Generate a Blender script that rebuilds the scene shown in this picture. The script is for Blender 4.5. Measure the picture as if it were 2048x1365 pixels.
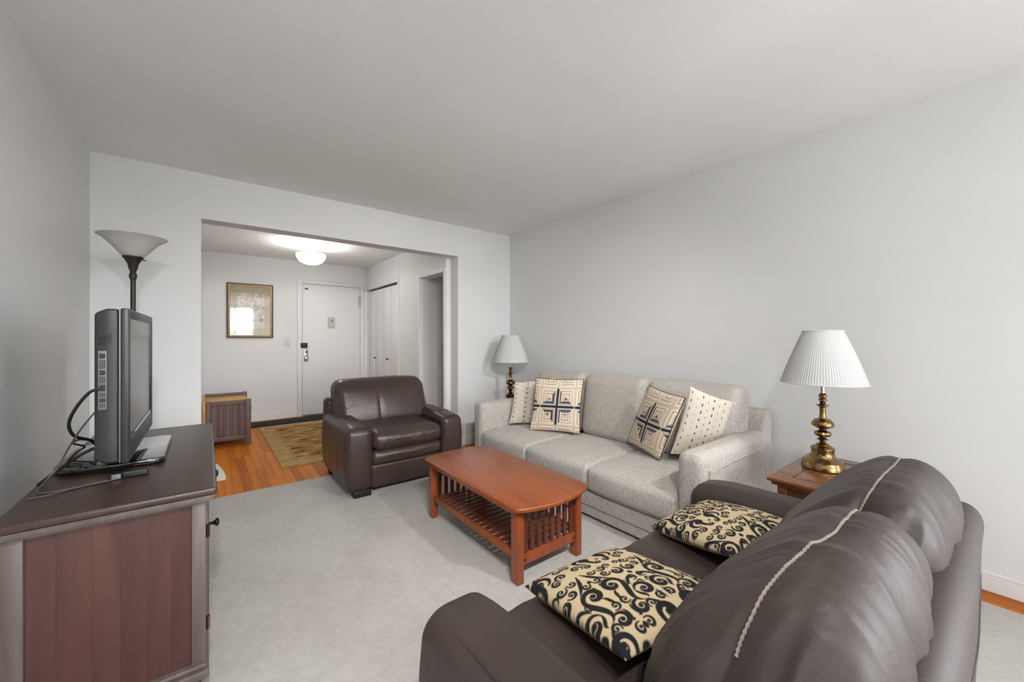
import bpy, bmesh, math, random
import numpy as np
from mathutils import Vector, Matrix

for o in list(bpy.data.objects):
    bpy.data.objects.remove(o)
scene = bpy.context.scene
COL = scene.collection

# ------------------------------------------------------------------ camera, light, exposure
CAMZ = 1.235
TH = math.atan((1024 - 412) / 780.0)
cam_d = bpy.data.cameras.new('camera')
cam = bpy.data.objects.new('camera', cam_d)
COL.objects.link(cam)
cam.location = (0, 0, CAMZ)
cam.rotation_euler = (math.pi / 2, 0, -TH)
cam_d.sensor_width = 36
cam_d.lens = 780 / 2048 * 36
cam_d.shift_y = -6.5 / 2048
cam_d.clip_start = 0.02
scene.camera = cam

vs = scene.view_settings
vs.view_transform = 'Standard'
vs.look = 'None'
vs.exposure = 0.90
vs.gamma = 1
vs.use_curve_mapping = False

world = bpy.data.worlds.new('world')
scene.world = world
world.use_nodes = True
wn = world.node_tree.nodes['Background']
wn.inputs[1].default_value = 9.2
# overcast sky above the horizon, duller ground below it
_wt = world.node_tree
_tc = _wt.nodes.new('ShaderNodeTexCoord')
_sx = _wt.nodes.new('ShaderNodeSeparateXYZ')
_rp = _wt.nodes.new('ShaderNodeValToRGB')
_rp.color_ramp.elements[0].position = 0.0
_rp.color_ramp.elements[0].color = (0.30, 0.30, 0.29, 1)
_rp.color_ramp.elements[1].position = 0.02
_rp.color_ramp.elements[1].color = (0.92, 0.95, 1.0, 1)
_wt.links.new(_tc.outputs['Generated'], _sx.inputs[0])
_wt.links.new(_sx.outputs[2], _rp.inputs[0])
_wt.links.new(_rp.outputs[0], wn.inputs[0])

# the window behind the camera lets the overcast daylight in (portal = sampling guide only)
WX0, WX1, WZ0, WZ1, YR = -0.35, 1.45, 0.50, 2.40, -4.3
VY0, VY1, VZ0 = -4.0, -1.55, 0.35          # second window, in the right wall behind the camera
pl = bpy.data.lights.new('window_portal', 'AREA')
pl.shape = 'RECTANGLE'
pl.size = WX1 - WX0
pl.size_y = WZ1 - WZ0
pl.cycles.is_portal = True
plo = bpy.data.objects.new('window_portal', pl)
COL.objects.link(plo)
plo.location = ((WX0 + WX1) / 2, YR - 0.13, (WZ0 + WZ1) / 2)
plo.rotation_euler = (math.radians(90), 0, 0)      # emits towards +y
pl2 = pl.copy()
pl2.size = VY1 - VY0
pl2.size_y = WZ1 - VZ0
plo2 = bpy.data.objects.new('window_portal', pl2)
COL.objects.link(plo2)
plo2.location = (3.01 + 0.13, (VY0 + VY1) / 2, (VZ0 + WZ1) / 2)
plo2.rotation_euler = (math.radians(90), 0, math.radians(90))    # emits towards -x

# low winter-day sun that falls through the window on to the carpet behind the camera
sl = bpy.data.lights.new('sun', 'SUN')
sl.energy = 2.0
sl.angle = math.radians(2)
sl.color = (1.0, 0.98, 0.95)
slo = bpy.data.objects.new('sun', sl)
COL.objects.link(slo)
slo.rotation_euler = (math.radians(32), 0, math.radians(6))

FILL_W = 74          # watts of each added fill spot (see fill_track)
rnd = random.Random(7)
rng = np.random.default_rng(5)

# ------------------------------------------------------------------ materials
def S(r, g, b):
    f = lambda c: ((c / 255) / 12.92 if c / 255 <= 0.04045 else ((c / 255 + 0.055) / 1.055) ** 2.4)
    return (f(r), f(g), f(b), 1)

class NT:
    def __init__(s, name):
        s.m = bpy.data.materials.new(name)
        s.m.use_nodes = True
        s.t = s.m.node_tree
        s.b = s.t.nodes['Principled BSDF']
        s.tc = None
    def n(s, kind, **kw):
        nd = s.t.nodes.new(kind)
        for k, v in kw.items():
            setattr(nd, k, v)
        return nd
    def l(s, a, b):
        s.t.links.new(a, b)
    def coord(s, scale=(1, 1, 1), out='Object', rot=(0, 0, 0)):
        if s.tc is None:
            s.tc = s.n('ShaderNodeTexCoord')
        mp = s.n('ShaderNodeMapping')
        mp.inputs['Scale'].default_value = scale
        mp.inputs['Rotation'].default_value = rot
        s.l(s.tc.outputs[out], mp.inputs[0])
        return mp.outputs[0]
    def noise(s, co, scale, detail=4, rough=0.55, dist=0):
        nd = s.n('ShaderNodeTexNoise')
        nd.inputs['Scale'].default_value = scale
        nd.inputs['Detail'].default_value = detail
        nd.inputs['Roughness'].default_value = rough
        nd.inputs['Distortion'].default_value = dist
        s.l(co, nd.inputs['Vector'])
        return nd.outputs[0]
    def ramp(s, fac, stops):
        nd = s.n('ShaderNodeValToRGB')
        e = nd.color_ramp.elements
        while len(e) < len(stops):
            e.new(0.5)
        for i, (p, c) in enumerate(stops):
            e[i].position = p
            e[i].color = c
        s.l(fac, nd.inputs[0])
        return nd.outputs[0]
    def bump(s, h, strength=0.2, dist=0.01, prev=None):
        nd = s.n('ShaderNodeBump')
        nd.inputs['Strength'].default_value = strength
        nd.inputs['Distance'].default_value = dist
        s.l(h, nd.inputs['Height'])
        if prev is not None:
            s.l(prev, nd.inputs['Normal'])
        s.l(nd.outputs[0], s.b.inputs['Normal'])
        return nd.outputs[0]
    def mix(s, a, b, fac, mode='MULTIPLY'):
        nd = s.n('ShaderNodeMix')
        nd.data_type = 'RGBA'
        nd.blend_type = mode
        if isinstance(fac, (int, float)):
            nd.inputs['Factor'].default_value = fac
        else:
            s.l(fac, nd.inputs['Factor'])
        for k, v in ((6, a), (7, b)):
            if isinstance(v, tuple):
                nd.inputs[k].default_value = v
            else:
                s.l(v, nd.inputs[k])
        return nd.outputs[2]

def plain(name, c, rough=0.5, metal=0.0, spec=None, coat=0):
    t = NT(name)
    t.b.inputs['Base Color'].default_value = c
    t.b.inputs['Roughness'].default_value = rough
    t.b.inputs['Metallic'].default_value = metal
    if spec is not None:
        t.b.inputs['Specular IOR Level'].default_value = spec
    t.b.inputs['Coat Weight'].default_value = coat
    return t.m

def paint(name, c, bump=0.05, rough=0.75):
    t = NT(name)
    co = t.coord()
    t.b.inputs['Roughness'].default_value = rough
    t.b.inputs['Specular IOR Level'].default_value = 0.25
    n1 = t.noise(co, 1.3, 3)
    c2 = tuple(x * 0.955 for x in c[:3]) + (1,)
    t.l(t.ramp(n1, [(0.3, c2), (0.7, c)]), t.b.inputs['Base Color'])
    t.bump(t.noise(co, 160, 3), bump, 0.002)
    return t.m

def wood(name, dark, mid, light, axis='y', rough=0.35, scale=1.0, coat=0.0, rand=0.0, bump=0.05):
    t = NT(name)
    sc = {'x': (0.8, 9, 9), 'y': (9, 0.8, 9), 'z': (9, 9, 0.8)}[axis]
    co = t.coord(tuple(v * scale for v in sc))
    info = t.n('ShaderNodeObjectInfo')
    if rand:
        ad = t.n('ShaderNodeVectorMath', operation='ADD')
        sc_ = t.n('ShaderNodeVectorMath', operation='SCALE')
        sc_.inputs[0].default_value = (37, 53, 71)
        t.l(info.outputs['Random'], sc_.inputs['Scale'])
        t.l(co, ad.inputs[0]); t.l(sc_.outputs[0], ad.inputs[1])
        co = ad.outputs[0]
    n1 = t.noise(co, 1.0, 5, 0.6, 1.2)
    col = t.ramp(n1, [(0.28, dark), (0.5, mid), (0.74, light)])
    n2 = t.noise(co, 7.0, 3, 0.6)
    col = t.mix(col, t.ramp(n2, [(0.35, (0.8, 0.8, 0.8, 1)), (0.65, (1, 1, 1, 1))]), 0.6)
    if rand:
        v = t.ramp(info.outputs['Random'], [(0.0, (1 - rand, 1 - rand * 1.2, 1 - rand * 1.3, 1)), (0.5, (1, 1, 1, 1)), (1.0, (1 + rand * 0.25, 1 + rand * 0.3, 1 + rand * 0.2, 1))])
        col = t.mix(col, v, 1.0)
    t.l(col, t.b.inputs['Base Color'])
    t.b.inputs['Roughness'].default_value = rough
    t.b.inputs['Coat Weight'].default_value = coat
    t.b.inputs['Coat Roughness'].default_value = 0.15
    t.bump(n2, bump, 0.003)
    return t.m

def leather(name, c, rough=0.4, wr=0.35, scale=1.0):
    t = NT(name)
    co = t.coord()
    n1 = t.noise(co, 3.0, 4)
    c2 = tuple(x * 0.72 for x in c[:3]) + (1,)
    c3 = tuple(min(1, x * 1.2) for x in c[:3]) + (1,)
    t.l(t.ramp(n1, [(0.3, c2), (0.55, c), (0.8, c3)]), t.b.inputs['Base Color'])
    t.b.inputs['Roughness'].default_value = rough
    t.b.inputs['Specular IOR Level'].default_value = 0.55
    vo = t.n('ShaderNodeTexVoronoi')
    vo.inputs['Scale'].default_value = 330 * scale
    t.l(co, vo.inputs['Vector'])
    b1 = t.bump(vo.outputs['Distance'], 0.10, 0.001)
    t.bump(t.noise(co, 26, 5, 0.6, 1.5), wr, 0.006, b1)
    return t.m

def fabric(name, base, dark, light):
    t = NT(name)
    n1 = t.noise(t.coord((330, 330, 34)), 1.0, 4, 0.7)
    n2 = t.noise(t.coord((40, 40, 330)), 1.0, 3, 0.7)
    c1 = t.ramp(n1, [(0.34, dark), (0.5, base), (0.66, light)])
    c2 = t.ramp(n2, [(0.34, dark), (0.5, base), (0.66, light)])
    t.l(t.mix(c1, c2, 0.3, 'MIX'), t.b.inputs['Base Color'])
    t.b.inputs['Roughness'].default_value = 0.9
    t.b.inputs['Specular IOR Level'].default_value = 0.15
    t.b.inputs['Sheen Weight'].default_value = 0.15
    b1 = t.bump(n1, 0.35, 0.003)
    t.bump(n2, 0.2, 0.003, b1)
    return t.m

def printed(name, rough=0.9):
    t = NT(name)
    a = t.n('ShaderNodeVertexColor')
    a.layer_name = 'print'
    t.l(a.outputs[0], t.b.inputs['Base Color'])
    t.b.inputs['Roughness'].default_value = rough
    t.b.inputs['Specular IOR Level'].default_value = 0.15
    t.bump(t.noise(t.coord(), 500, 2), 0.25, 0.001)
    return t.m

def carpet_mat():
    t = NT('carpet_pile')
    co = t.coord()
    big = t.noise(co, 1.6, 4, 0.6, 0.8)
    c = t.ramp(big, [(0.3, S(212, 206, 198)), (0.55, S(224, 219, 212)), (0.8, S(232, 228, 222))])
    mid = t.noise(co, 26, 5, 0.75, 0.6)
    c = t.mix(c, t.ramp(mid, [(0.3, (0.80, 0.80, 0.80, 1)), (0.65, (1, 1, 1, 1))]), 0.8)
    fine = t.noise(co, 380, 3, 0.8)
    c = t.mix(c, t.ramp(fine, [(0.3, (0.84, 0.835, 0.83, 1)), (0.6, (1, 1, 1, 1))]), 0.6)
    t.l(c, t.b.inputs['Base Color'])
    t.b.inputs['Roughness'].default_value = 1.0
    t.b.inputs['Specular IOR Level'].default_value = 0.05
    t.b.inputs['Sheen Weight'].default_value = 0.2
    b1 = t.bump(fine, 0.7, 0.006)
    t.bump(mid, 0.35, 0.01, b1)
    return t.m

def pleat_white(name):
    t = NT(name)
    t.b.inputs['Base Color'].default_value = S(206, 206, 205)
    t.b.inputs['Roughness'].default_value = 0.85
    t.b.inputs['Specular IOR Level'].default_value = 0.1
    t.b.inputs['Subsurface Weight'].default_value = 0.0
    return t.m

def glass_pane(name, refl=0.06, tint=(1, 1, 1, 1)):
    m = bpy.data.materials.new(name)
    m.use_nodes = True
    t = m.node_tree
    for n in list(t.nodes):
        t.nodes.remove(n)
    out = t.nodes.new('ShaderNodeOutputMaterial')
    tr = t.nodes.new('ShaderNodeBsdfTransparent'); tr.inputs[0].default_value = tint
    gl = t.nodes.new('ShaderNodeBsdfGlossy'); gl.inputs['Roughness'].default_value = 0.04
    mx = t.nodes.new('ShaderNodeMixShader'); mx.inputs[0].default_value = refl
    t.links.new(tr.outputs[0], mx.inputs[1]); t.links.new(gl.outputs[0], mx.inputs[2])
    t.links.new(mx.outputs[0], out.inputs[0])
    return m

def emit(name, c, st):
    t = NT(name)
    t.b.inputs['Base Color'].default_value = c
    t.b.inputs['Emission Color'].default_value = c
    t.b.inputs['Emission Strength'].default_value = st
    return t.m

M = {}
M['wall'] = paint('wall_paint', S(230, 230, 229))
M['ceil'] = paint('ceiling_paint', S(244, 244, 243))
M['entrywall'] = paint('entry_wall_paint', S(236, 236, 236), 0.25)
M['trim'] = plain('trim_paint', S(234, 234, 233), 0.45)
M['doorp'] = plain('door_paint', S(234, 234, 234), 0.5)
M['carpet'] = carpet_mat()
M['plank'] = wood('oak_plank', S(176, 90, 24), S(210, 124, 38), S(226, 148, 58), 'y', 0.45, 1.0, 0.0, 0.3)
M['plank'].node_tree.nodes['Principled BSDF'].inputs['Specular IOR Level'].default_value = 0.16
M['sub'] = plain('subfloor', S(70, 42, 24), 0.8)
M['cherry'] = wood('cherry_wood', S(122, 58, 24), S(146, 74, 32), S(162, 90, 44), 'y', 0.34, 0.9, 0.1)
M['cherryz'] = wood('cherry_wood_leg', S(128, 58, 28), S(152, 74, 38), S(170, 90, 50), 'z', 0.3, 0.9, 0.25)
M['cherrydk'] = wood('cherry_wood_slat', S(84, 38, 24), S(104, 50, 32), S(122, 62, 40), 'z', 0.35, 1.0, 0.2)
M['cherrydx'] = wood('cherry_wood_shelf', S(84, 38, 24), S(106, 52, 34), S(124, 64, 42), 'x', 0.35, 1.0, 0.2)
M['walnut'] = wood('table_walnut', S(96, 52, 26), S(128, 76, 42), S(152, 96, 56), 'y', 0.25, 1.2, 0.4)
M['consoletop'] = wood('console_top_wood', S(50, 36, 30), S(62, 45, 37), S(72, 54, 45), 'y', 0.36, 1.0, 0.0)
M['consoleside'] = wood('console_side_wood', S(68, 38, 34), S(80, 47, 42), S(96, 58, 50), 'z', 0.4, 0.5, 0.1)
M['stave'] = wood('console_stave_wood', S(66, 38, 34), S(82, 49, 43), S(100, 62, 54), 'z', 0.42, 0.6, 0.05, 0.17)
M['consoleframe'] = wood('console_frame_wood', S(82, 72, 68), S(98, 86, 82), S(112, 100, 96), 'z', 0.42, 1.0)
M['benchw'] = wood('bench_wood', S(92, 70, 66), S(110, 86, 80), S(124, 98, 92), 'z', 0.5, 1.0)
M['benchseat'] = wood('bench_seat_pine', S(196, 142, 60), S(214, 164, 80), S(224, 178, 98), 'x', 0.45, 0.8)
M['leather'] = leather('brown_leather', S(62, 51, 47), 0.5, 0.22)
M['leather2'] = leather('dark_brown_leather', S(64, 50, 46), 0.33, 0.3)
M['seam'] = plain('seam_thread', S(150, 138, 130), 0.7)
M['welt'] = plain('leather_welt', S(50, 40, 36), 0.5)
M['black'] = plain('black_block', S(26, 25, 25), 0.5)
M['sofa'] = fabric('grey_tweed', S(188, 181, 173), S(136, 129, 122), S(220, 215, 208))
M['print'] = printed('printed_cloth')
M['cord'] = plain('pillow_piping', S(52, 46, 44), 0.8)
M['shade'] = pleat_white('pleated_shade')
M['brass'] = plain('antique_brass', S(142, 116, 78), 0.22, 1.0)
M['brassdk'] = plain('dark_brass', S(70, 52, 34), 0.35, 1.0)
M['silver'] = plain('lamp_neck_silver', S(190, 190, 190), 0.3, 1.0)
M['bronze'] = plain('dark_bronze', S(58, 54, 52), 0.42, 0.5)
t_ = NT('frosted_glass')
t_.b.inputs['Base Color'].default_value = S(214, 212, 207)
t_.b.inputs['Roughness'].default_value = 0.5
t_.b.inputs['Transmission Weight'].default_value = 0.25
M['frost'] = t_.m
M['tvbody'] = plain('tv_grey_plastic', S(43, 44, 46), 0.4)
M['tvblack'] = plain('tv_gloss_black', S(14, 14, 15), 0.06, coat=0.6)
M['tvscreen'] = plain('tv_screen_glass', S(30, 31, 32), 0.2, spec=0.5)
M['tvtrim'] = plain('tv_bezel', S(112, 112, 112), 0.35, 0.3)
M['tvport'] = plain('tv_port_plate', S(104, 104, 103), 0.5)
M['cable'] = plain('cable_black', S(24, 24, 25), 0.5)
M['cableg'] = plain('cable_grey', S(70, 68, 66), 0.5)
M['goldfr'] = plain('gilt_frame', S(178, 146, 104), 0.5, 0.2)
M['frdark'] = plain('frame_dark_edge', S(58, 46, 36), 0.5)
M['matb'] = plain('mat_board', S(182, 170, 138), 0.9)
M['glass'] = glass_pane('window_glass', 0.05)
M['picglass'] = glass_pane('picture_glass', 0.09)
M['bowl'] = emit('glowing_bowl', S(255, 253, 250), 9)
M['nickel'] = plain('brushed_nickel', S(170, 165, 158), 0.35, 1.0)
M['plastic'] = plain('white_plastic', S(222, 221, 216), 0.4)
M['greyplastic'] = plain('grey_plastic', S(196, 194, 190), 0.5)
M['darkmetal'] = plain('dark_metal', S(44, 42, 40), 0.4, 0.6)
M['mat'] = plain('black_mat_rubber', S(30, 29, 30), 0.95)
M['whitemat'] = plain('white_mat_cloth', S(222, 218, 208), 0.95)
M['inlay'] = plain('inlay_wood', S(70, 38, 22), 0.4)
M['fabric_in'] = plain('inner_dark', S(20, 18, 17), 0.9)

def rug_mat(name, a, b, sc=(3, 12, 1)):
    t = NT(name)
    n1 = t.noise(t.coord(sc), 2.2, 3, 0.5, 0.4)
    c = t.ramp(n1, [(0.42, a), (0.58, b)])
    fine = t.noise(t.coord(), 300, 2)
    c = t.mix(c, t.ramp(fine, [(0.3, (0.8, 0.8, 0.8, 1)), (0.65, (1, 1, 1, 1))]), 0.6)
    t.l(c, t.b.inputs['Base Color'])
    t.b.inputs['Roughness'].default_value = 1
    t.b.inputs['Specular IOR Level'].default_value = 0.05
    t.bump(fine, 0.5, 0.004)
    return t.m
M['rugfield'] = rug_mat('rug_field', S(128, 90, 44), S(190, 158, 104), (2.2, 9, 1))
M['rugborder'] = rug_mat('rug_border', S(178, 148, 98), S(194, 164, 112), (4, 4, 1))
M['rugline'] = plain('rug_line', S(150, 118, 70), 1.0)

# ------------------------------------------------------------------ geometry helpers
ORG = {}

def new_mesh(name, v, f, mat, smooth=True, sharp=None):
    me = bpy.data.meshes.new(name)
    me.from_pydata([tuple(map(float, p)) for p in v], [], f)
    me.materials.append(mat)
    if smooth:
        me.polygons.foreach_set('use_smooth', [True] * len(me.polygons))
        if sharp:
            me.set_sharp_from_angle(angle=math.radians(sharp))
    me.update()
    return me

def base_of(parent):
    return ORG.get(parent.name, Vector((0, 0, 0))) if parent else Vector((0, 0, 0))

def obj(name, v, f, mat, parent=None, smooth=True, sharp=40, org=None):
    """v in world coordinates; linked as one mesh object under its thing"""
    b = base_of(parent)
    if parent is None and org is not None:
        b = Vector(org)
    me = new_mesh(name, [Vector(p) - b for p in v], f, mat, smooth, sharp)
    o = bpy.data.objects.new(name, me)
    COL.objects.link(o)
    if parent:
        o.parent = parent
    elif org is not None:
        o.location = b
    ORG[o.name] = b
    return o

def thing(name, label, cat, loc=(0, 0, 0), group=None):
    o = bpy.data.objects.new(name, None)
    COL.objects.link(o)
    o.location = loc
    o.empty_display_size = 0.1
    o['label'] = label
    o['category'] = cat
    if group:
        o['group'] = group
    ORG[o.name] = Vector(loc)
    return o

def tag(o, label, cat, group=None, kind=None):
    o['label'] = label
    o['category'] = cat
    if group:
        o['group'] = group
    if kind:
        o['kind'] = kind
    return o

def struct(o, label=None, cat=None):
    o['kind'] = 'structure'
    if label:
        o['label'] = label
        o['category'] = cat
    return o

class MB:
    def __init__(s):
        s.v = []
        s.f = []
    def add(s, vf):
        v, f = vf
        n = len(s.v)
        s.v += [tuple(p) for p in v]
        s.f += [tuple(i + n for i in q) for q in f]
        return s
    def obj(s, name, mat, parent=None, **k):
        return obj(name, s.v, s.f, mat, parent, **k)

def box(x0, x1, y0, y1, z0, z1, bev=0.0, seg=2):
    bm = bmesh.new()
    bmesh.ops.create_cube(bm, size=1)
    for v in bm.verts:
        v.co = Vector((x0 + (v.co.x + 0.5) * (x1 - x0), y0 + (v.co.y + 0.5) * (y1 - y0), z0 + (v.co.z + 0.5) * (z1 - z0)))
    if bev > 0:
        bmesh.ops.bevel(bm, geom=list(bm.edges), offset=min(bev, 0.49 * min(x1 - x0, y1 - y0, z1 - z0)), segments=seg, profile=0.5, affect='EDGES')
    bm.verts.ensure_lookup_table()
    v = [tuple(q.co) for q in bm.verts]
    f = [tuple(q.index for q in p.verts) for p in bm.faces]
    bm.free()
    return v, f

def rbox_points(P, half, r, bulge, taper=None):
    """P: points on the surface of the box; returns rounded points and normals"""
    half = np.array(half, float)
    r = np.array([r] * 3, float) if np.isscalar(r) else np.array(r, float)
    inner = half - r
    q = np.clip(P, -inner, inner)
    d = (P - q) / r
    n = d / np.maximum(np.linalg.norm(d, axis=1, keepdims=True), 1e-9)
    out = q + n * r
    s = out / half
    w = 1 - np.clip(np.abs(s), 0, 1) ** 2.2
    bx, by, bz = bulge
    out[:, 0] += bx * n[:, 0] * w[:, 1] * w[:, 2]
    out[:, 1] += by * n[:, 1] * w[:, 0] * w[:, 2]
    out[:, 2] += bz * n[:, 2] * w[:, 0] * w[:, 1]
    return out, n

def spaced(h, r, n, m):
    """coordinates from -h to h with m steps across each rounded end and n between"""
    a = np.linspace(0, math.pi / 4, m + 1)
    e = np.tan(a) * r            # equal arcs across the rounding
    left = -h + (r - e[::-1])    # from -h .. -h+r
    left = -h + r - e[::-1]
    mid = np.linspace(-h + r, h - r, n + 2)[1:-1] if h > r else np.array([])
    return np.concatenate([left, mid, -left[::-1]])

def rbox(c, half, r=0.05, n=6, m=4, bulge=(0, 0, 0), deform=None):
    c = np.array(c, float)
    half = np.array(half, float)
    rr = np.array([r] * 3, float) if np.isscalar(r) else np.array(r, float)
    rr = np.minimum(rr, half * 0.98)
    if np.isscalar(n):
        n = (n, n, n)
    ax = [spaced(half[i], rr[i], n[i], m) for i in range(3)]
    idx = {}
    V = []
    F = []
    def vid(p):
        k = (round(p[0], 5), round(p[1], 5), round(p[2], 5))
        if k not in idx:
            idx[k] = len(V)
            V.append(p)
        return idx[k]
    for a in range(3):
        b_, c_ = (a + 1) % 3, (a + 2) % 3
        for sg in (-1, 1):
            G = []
            for u in ax[b_]:
                row = []
                for w in ax[c_]:
                    p = [0, 0, 0]
                    p[a] = sg * half[a]
                    p[b_] = u
                    p[c_] = w
                    row.append(vid(p))
                G.append(row)
            for i in range(len(G) - 1):
                for j in range(len(G[0]) - 1):
                    q = (G[i][j], G[i + 1][j], G[i + 1][j + 1], G[i][j + 1])
                    F.append(q if sg > 0 else q[::-1])
    P, N = rbox_points(np.array(V, float), half, rr, bulge)
    if deform is not None:
        P = deform(P, N, half)
    return (P + c).tolist(), F

def lathe(prof, c=(0, 0, 0), n=40, cap=True, pleat=None):
    """prof: list of (r, z); pleat(angle, i) scales the radius"""
    V = []
    F = []
    for i, (r, z) in enumerate(prof):
        for k in range(n):
            a = 2 * math.pi * k / n
            rr = r + (pleat(k, i) if pleat else 0)
            V.append((c[0] + rr * math.cos(a), c[1] + rr * math.sin(a), c[2] + z))
    for i in range(len(prof) - 1):
        for k in range(n):
            k2 = (k + 1) % n
            F.append((i * n + k, i * n + k2, (i + 1) * n + k2, (i + 1) * n + k))
    if cap:
        if prof[0][0] > 1e-4:
            F.append(tuple(range(n))[::-1])
        if prof[-1][0] > 1e-4:
            F.append(tuple((len(prof) - 1) * n + k for k in range(n)))
    return V, F

def catmull(pts, sub=8):
    P = [Vector(p) for p in pts]
    out = []
    for i in range(len(P) - 1):
        p0 = P[max(i - 1, 0)]; p1 = P[i]; p2 = P[i + 1]; p3 = P[min(i + 2, len(P) - 1)]
        for k in range(sub):
            t = k / sub
            out.append(0.5 * ((2 * p1) + (-p0 + p2) * t + (2 * p0 - 5 * p1 + 4 * p2 - p3) * t * t + (-p0 + 3 * p1 - 3 * p2 + p3) * t ** 3))
    out.append(P[-1])
    return out

def tube(pts, r, n=8, smooth=0, closed=False):
    if smooth:
        pts = catmull(pts, smooth)
    P = [Vector(p) for p in pts]
    V = []
    F = []
    L = len(P)
    up = Vector((0, 0, 1))
    prev = None
    for i, p in enumerate(P):
        if closed:
            d = P[(i + 1) % L] - P[i - 1]
        else:
            d = P[min(i + 1, L - 1)] - P[max(i - 1, 0)]
        d.normalize()
        if prev is None:
            a = d.cross(up)
            if a.length < 1e-3:
                a = d.cross(Vector((1, 0, 0)))
        else:
            a = prev - d * prev.dot(d)
        a.normalize()
        prev = a
        b = d.cross(a)
        rr = r(i / (L - 1)) if callable(r) else r
        for k in range(n):
            t = 2 * math.pi * k / n
            V.append(p + a * (math.cos(t) * rr) + b * (math.sin(t) * rr))
    for i in range(L if closed else L - 1):
        j = (i + 1) % L
        for k in range(n):
            k2 = (k + 1) % n
            F.append((i * n + k, j * n + k, j * n + k2, i * n + k2))
    if not closed:
        F.append(tuple(range(n)))
        F.append(tuple((L - 1) * n + k for k in range(n))[::-1])
    return [tuple(v) for v in V], F

def prism(outline, z0, z1, bev=0.0, seg=3):
    """outline: list of (x, y) counter-clockwise"""
    bm = bmesh.new()
    vs_ = [bm.verts.new((x, y, z0)) for x, y in outline]
    fc = bm.faces.new(vs_)
    r = bmesh.ops.extrude_face_region(bm, geom=[fc])
    for e in r['geom']:
        if isinstance(e, bmesh.types.BMVert):
            e.co.z = z1
    bmesh.ops.recalc_face_normals(bm, faces=list(bm.faces))
    if bev > 0:
        ed = [e for e in bm.edges if abs(e.verts[0].co.z - e.verts[1].co.z) < 1e-6]
        bmesh.ops.bevel(bm, geom=ed, offset=bev, segments=seg, profile=0.5, affect='EDGES')
    bm.verts.ensure_lookup_table()
    bm.verts.index_update()
    v = [tuple(q.co) for q in bm.verts]
    f = [tuple(q.index for q in p.verts) for p in bm.faces]
    bm.free()
    return v, f

# value noise for soft shapes
_tab = rng.random((64, 64, 64))
def vnoise(P, sc):
    Q = P * np.array(sc) + 11.3
    i = np.floor(Q).astype(int)
    f = Q - i
    f = f * f * (3 - 2 * f)
    o = 0
    for a in (0, 1):
        for b in (0, 1):
            for c in (0, 1):
                w = (f[:, 0] if a else 1 - f[:, 0]) * (f[:, 1] if b else 1 - f[:, 1]) * (f[:, 2] if c else 1 - f[:, 2])
                o = o + w * _tab[(i[:, 0] + a) % 64, (i[:, 1] + b) % 64, (i[:, 2] + c) % 64]
    return o - 0.5

def wrinkle(P, N, amp, sc1, sc2=None, a2=0.5):
    d = amp * (1 - 2 * np.abs(2 * vnoise(P, sc1)))
    if sc2 is not None:
        d = d + amp * a2 * (1 - 2 * np.abs(2 * vnoise(P, sc2)))
    return P + N * d[:, None]

# ------------------------------------------------------------------ the room
XL, XR, YB, H = -0.625, 3.01, 3.88, 2.515
OX0, OX1, OZ = -0.03, 2.26, 2.165        # opening to the entry
EX0, EX1, EY1, EH = -0.07, 2.20, 6.88, 2.44
BT = 0.17                                # back wall thickness

fl = struct(MB().add(box(XL - 0.1, XR + 0.1, YR - 0.1, EY1 + 0.1, -0.12, -0.014)).add(box(XR + 0.1, 4.4, YB + BT - 0.1, 5.0, -0.12, -0.014)).obj('floor', M['sub'], smooth=False))
pm = new_mesh('plank', *box(-0.5, 0.5, -0.5, 0.5, -0.5, 0.5, 0.012, 1), M['plank'], False)
def plank(x, w, y0, y1):
    o = bpy.data.objects.new('plank', pm)
    COL.objects.link(o)
    o.parent = fl
    o.location = (x + w / 2, (y0 + y1) / 2, -0.007 + rnd.uniform(-0.0004, 0))
    o.scale = (w - 0.0012, y1 - y0 - 0.0012, 0.014)
PW = 0.0625
x = EX0 - 9 * PW
while x < XR - 0.03:
    y = 3.72 - rnd.uniform(0, 0.7)
    ye = EY1 if EX0 - 0.01 < x < EX1 + 0.1 else (YB if x < 0 else 4.78)
    if EX1 + 0.1 < x < OX1 + 0.02: ye = 4.78
    while y < ye:
        L = rnd.uniform(0.5, 1.3)
        a, b = max(y, 3.70), min(y + L, ye)
        if b - a > 0.03:
            plank(x, PW, a, b)
        y += L
    x += PW
for k in range(3):
    y = YR
    while y < 3.70:
        L = rnd.uniform(0.7, 1.4)
        plank(2.822 + k * PW, PW, y, min(y + L, 3.70))
        y += L

# carpet with a slightly uneven edge
def carpet_outline():
    pts = []
    for xx in np.arange(XL + 0.002, 2.842, 0.08):
        pts.append((xx, YR + 0.002))
    for yy in np.arange(YR + 0.05, 3.72, 0.08):
        pts.append((2.838 + rnd.uniform(-0.003, 0.003), yy))
    for xx in np.arange(2.838, XL + 0.06, -0.08):
        pts.append((xx, 3.728 + rnd.uniform(-0.003, 0.003)))
    pts.append((XL + 0.002, 3.728))
    return pts
tag(obj('carpet', *prism(carpet_outline(), 0.0, 0.014, 0.005, 2), M['carpet'], org=(1.1, 0.9, 0)), 'pale beige cut pile carpet covering the living room floor', 'carpet')

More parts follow.
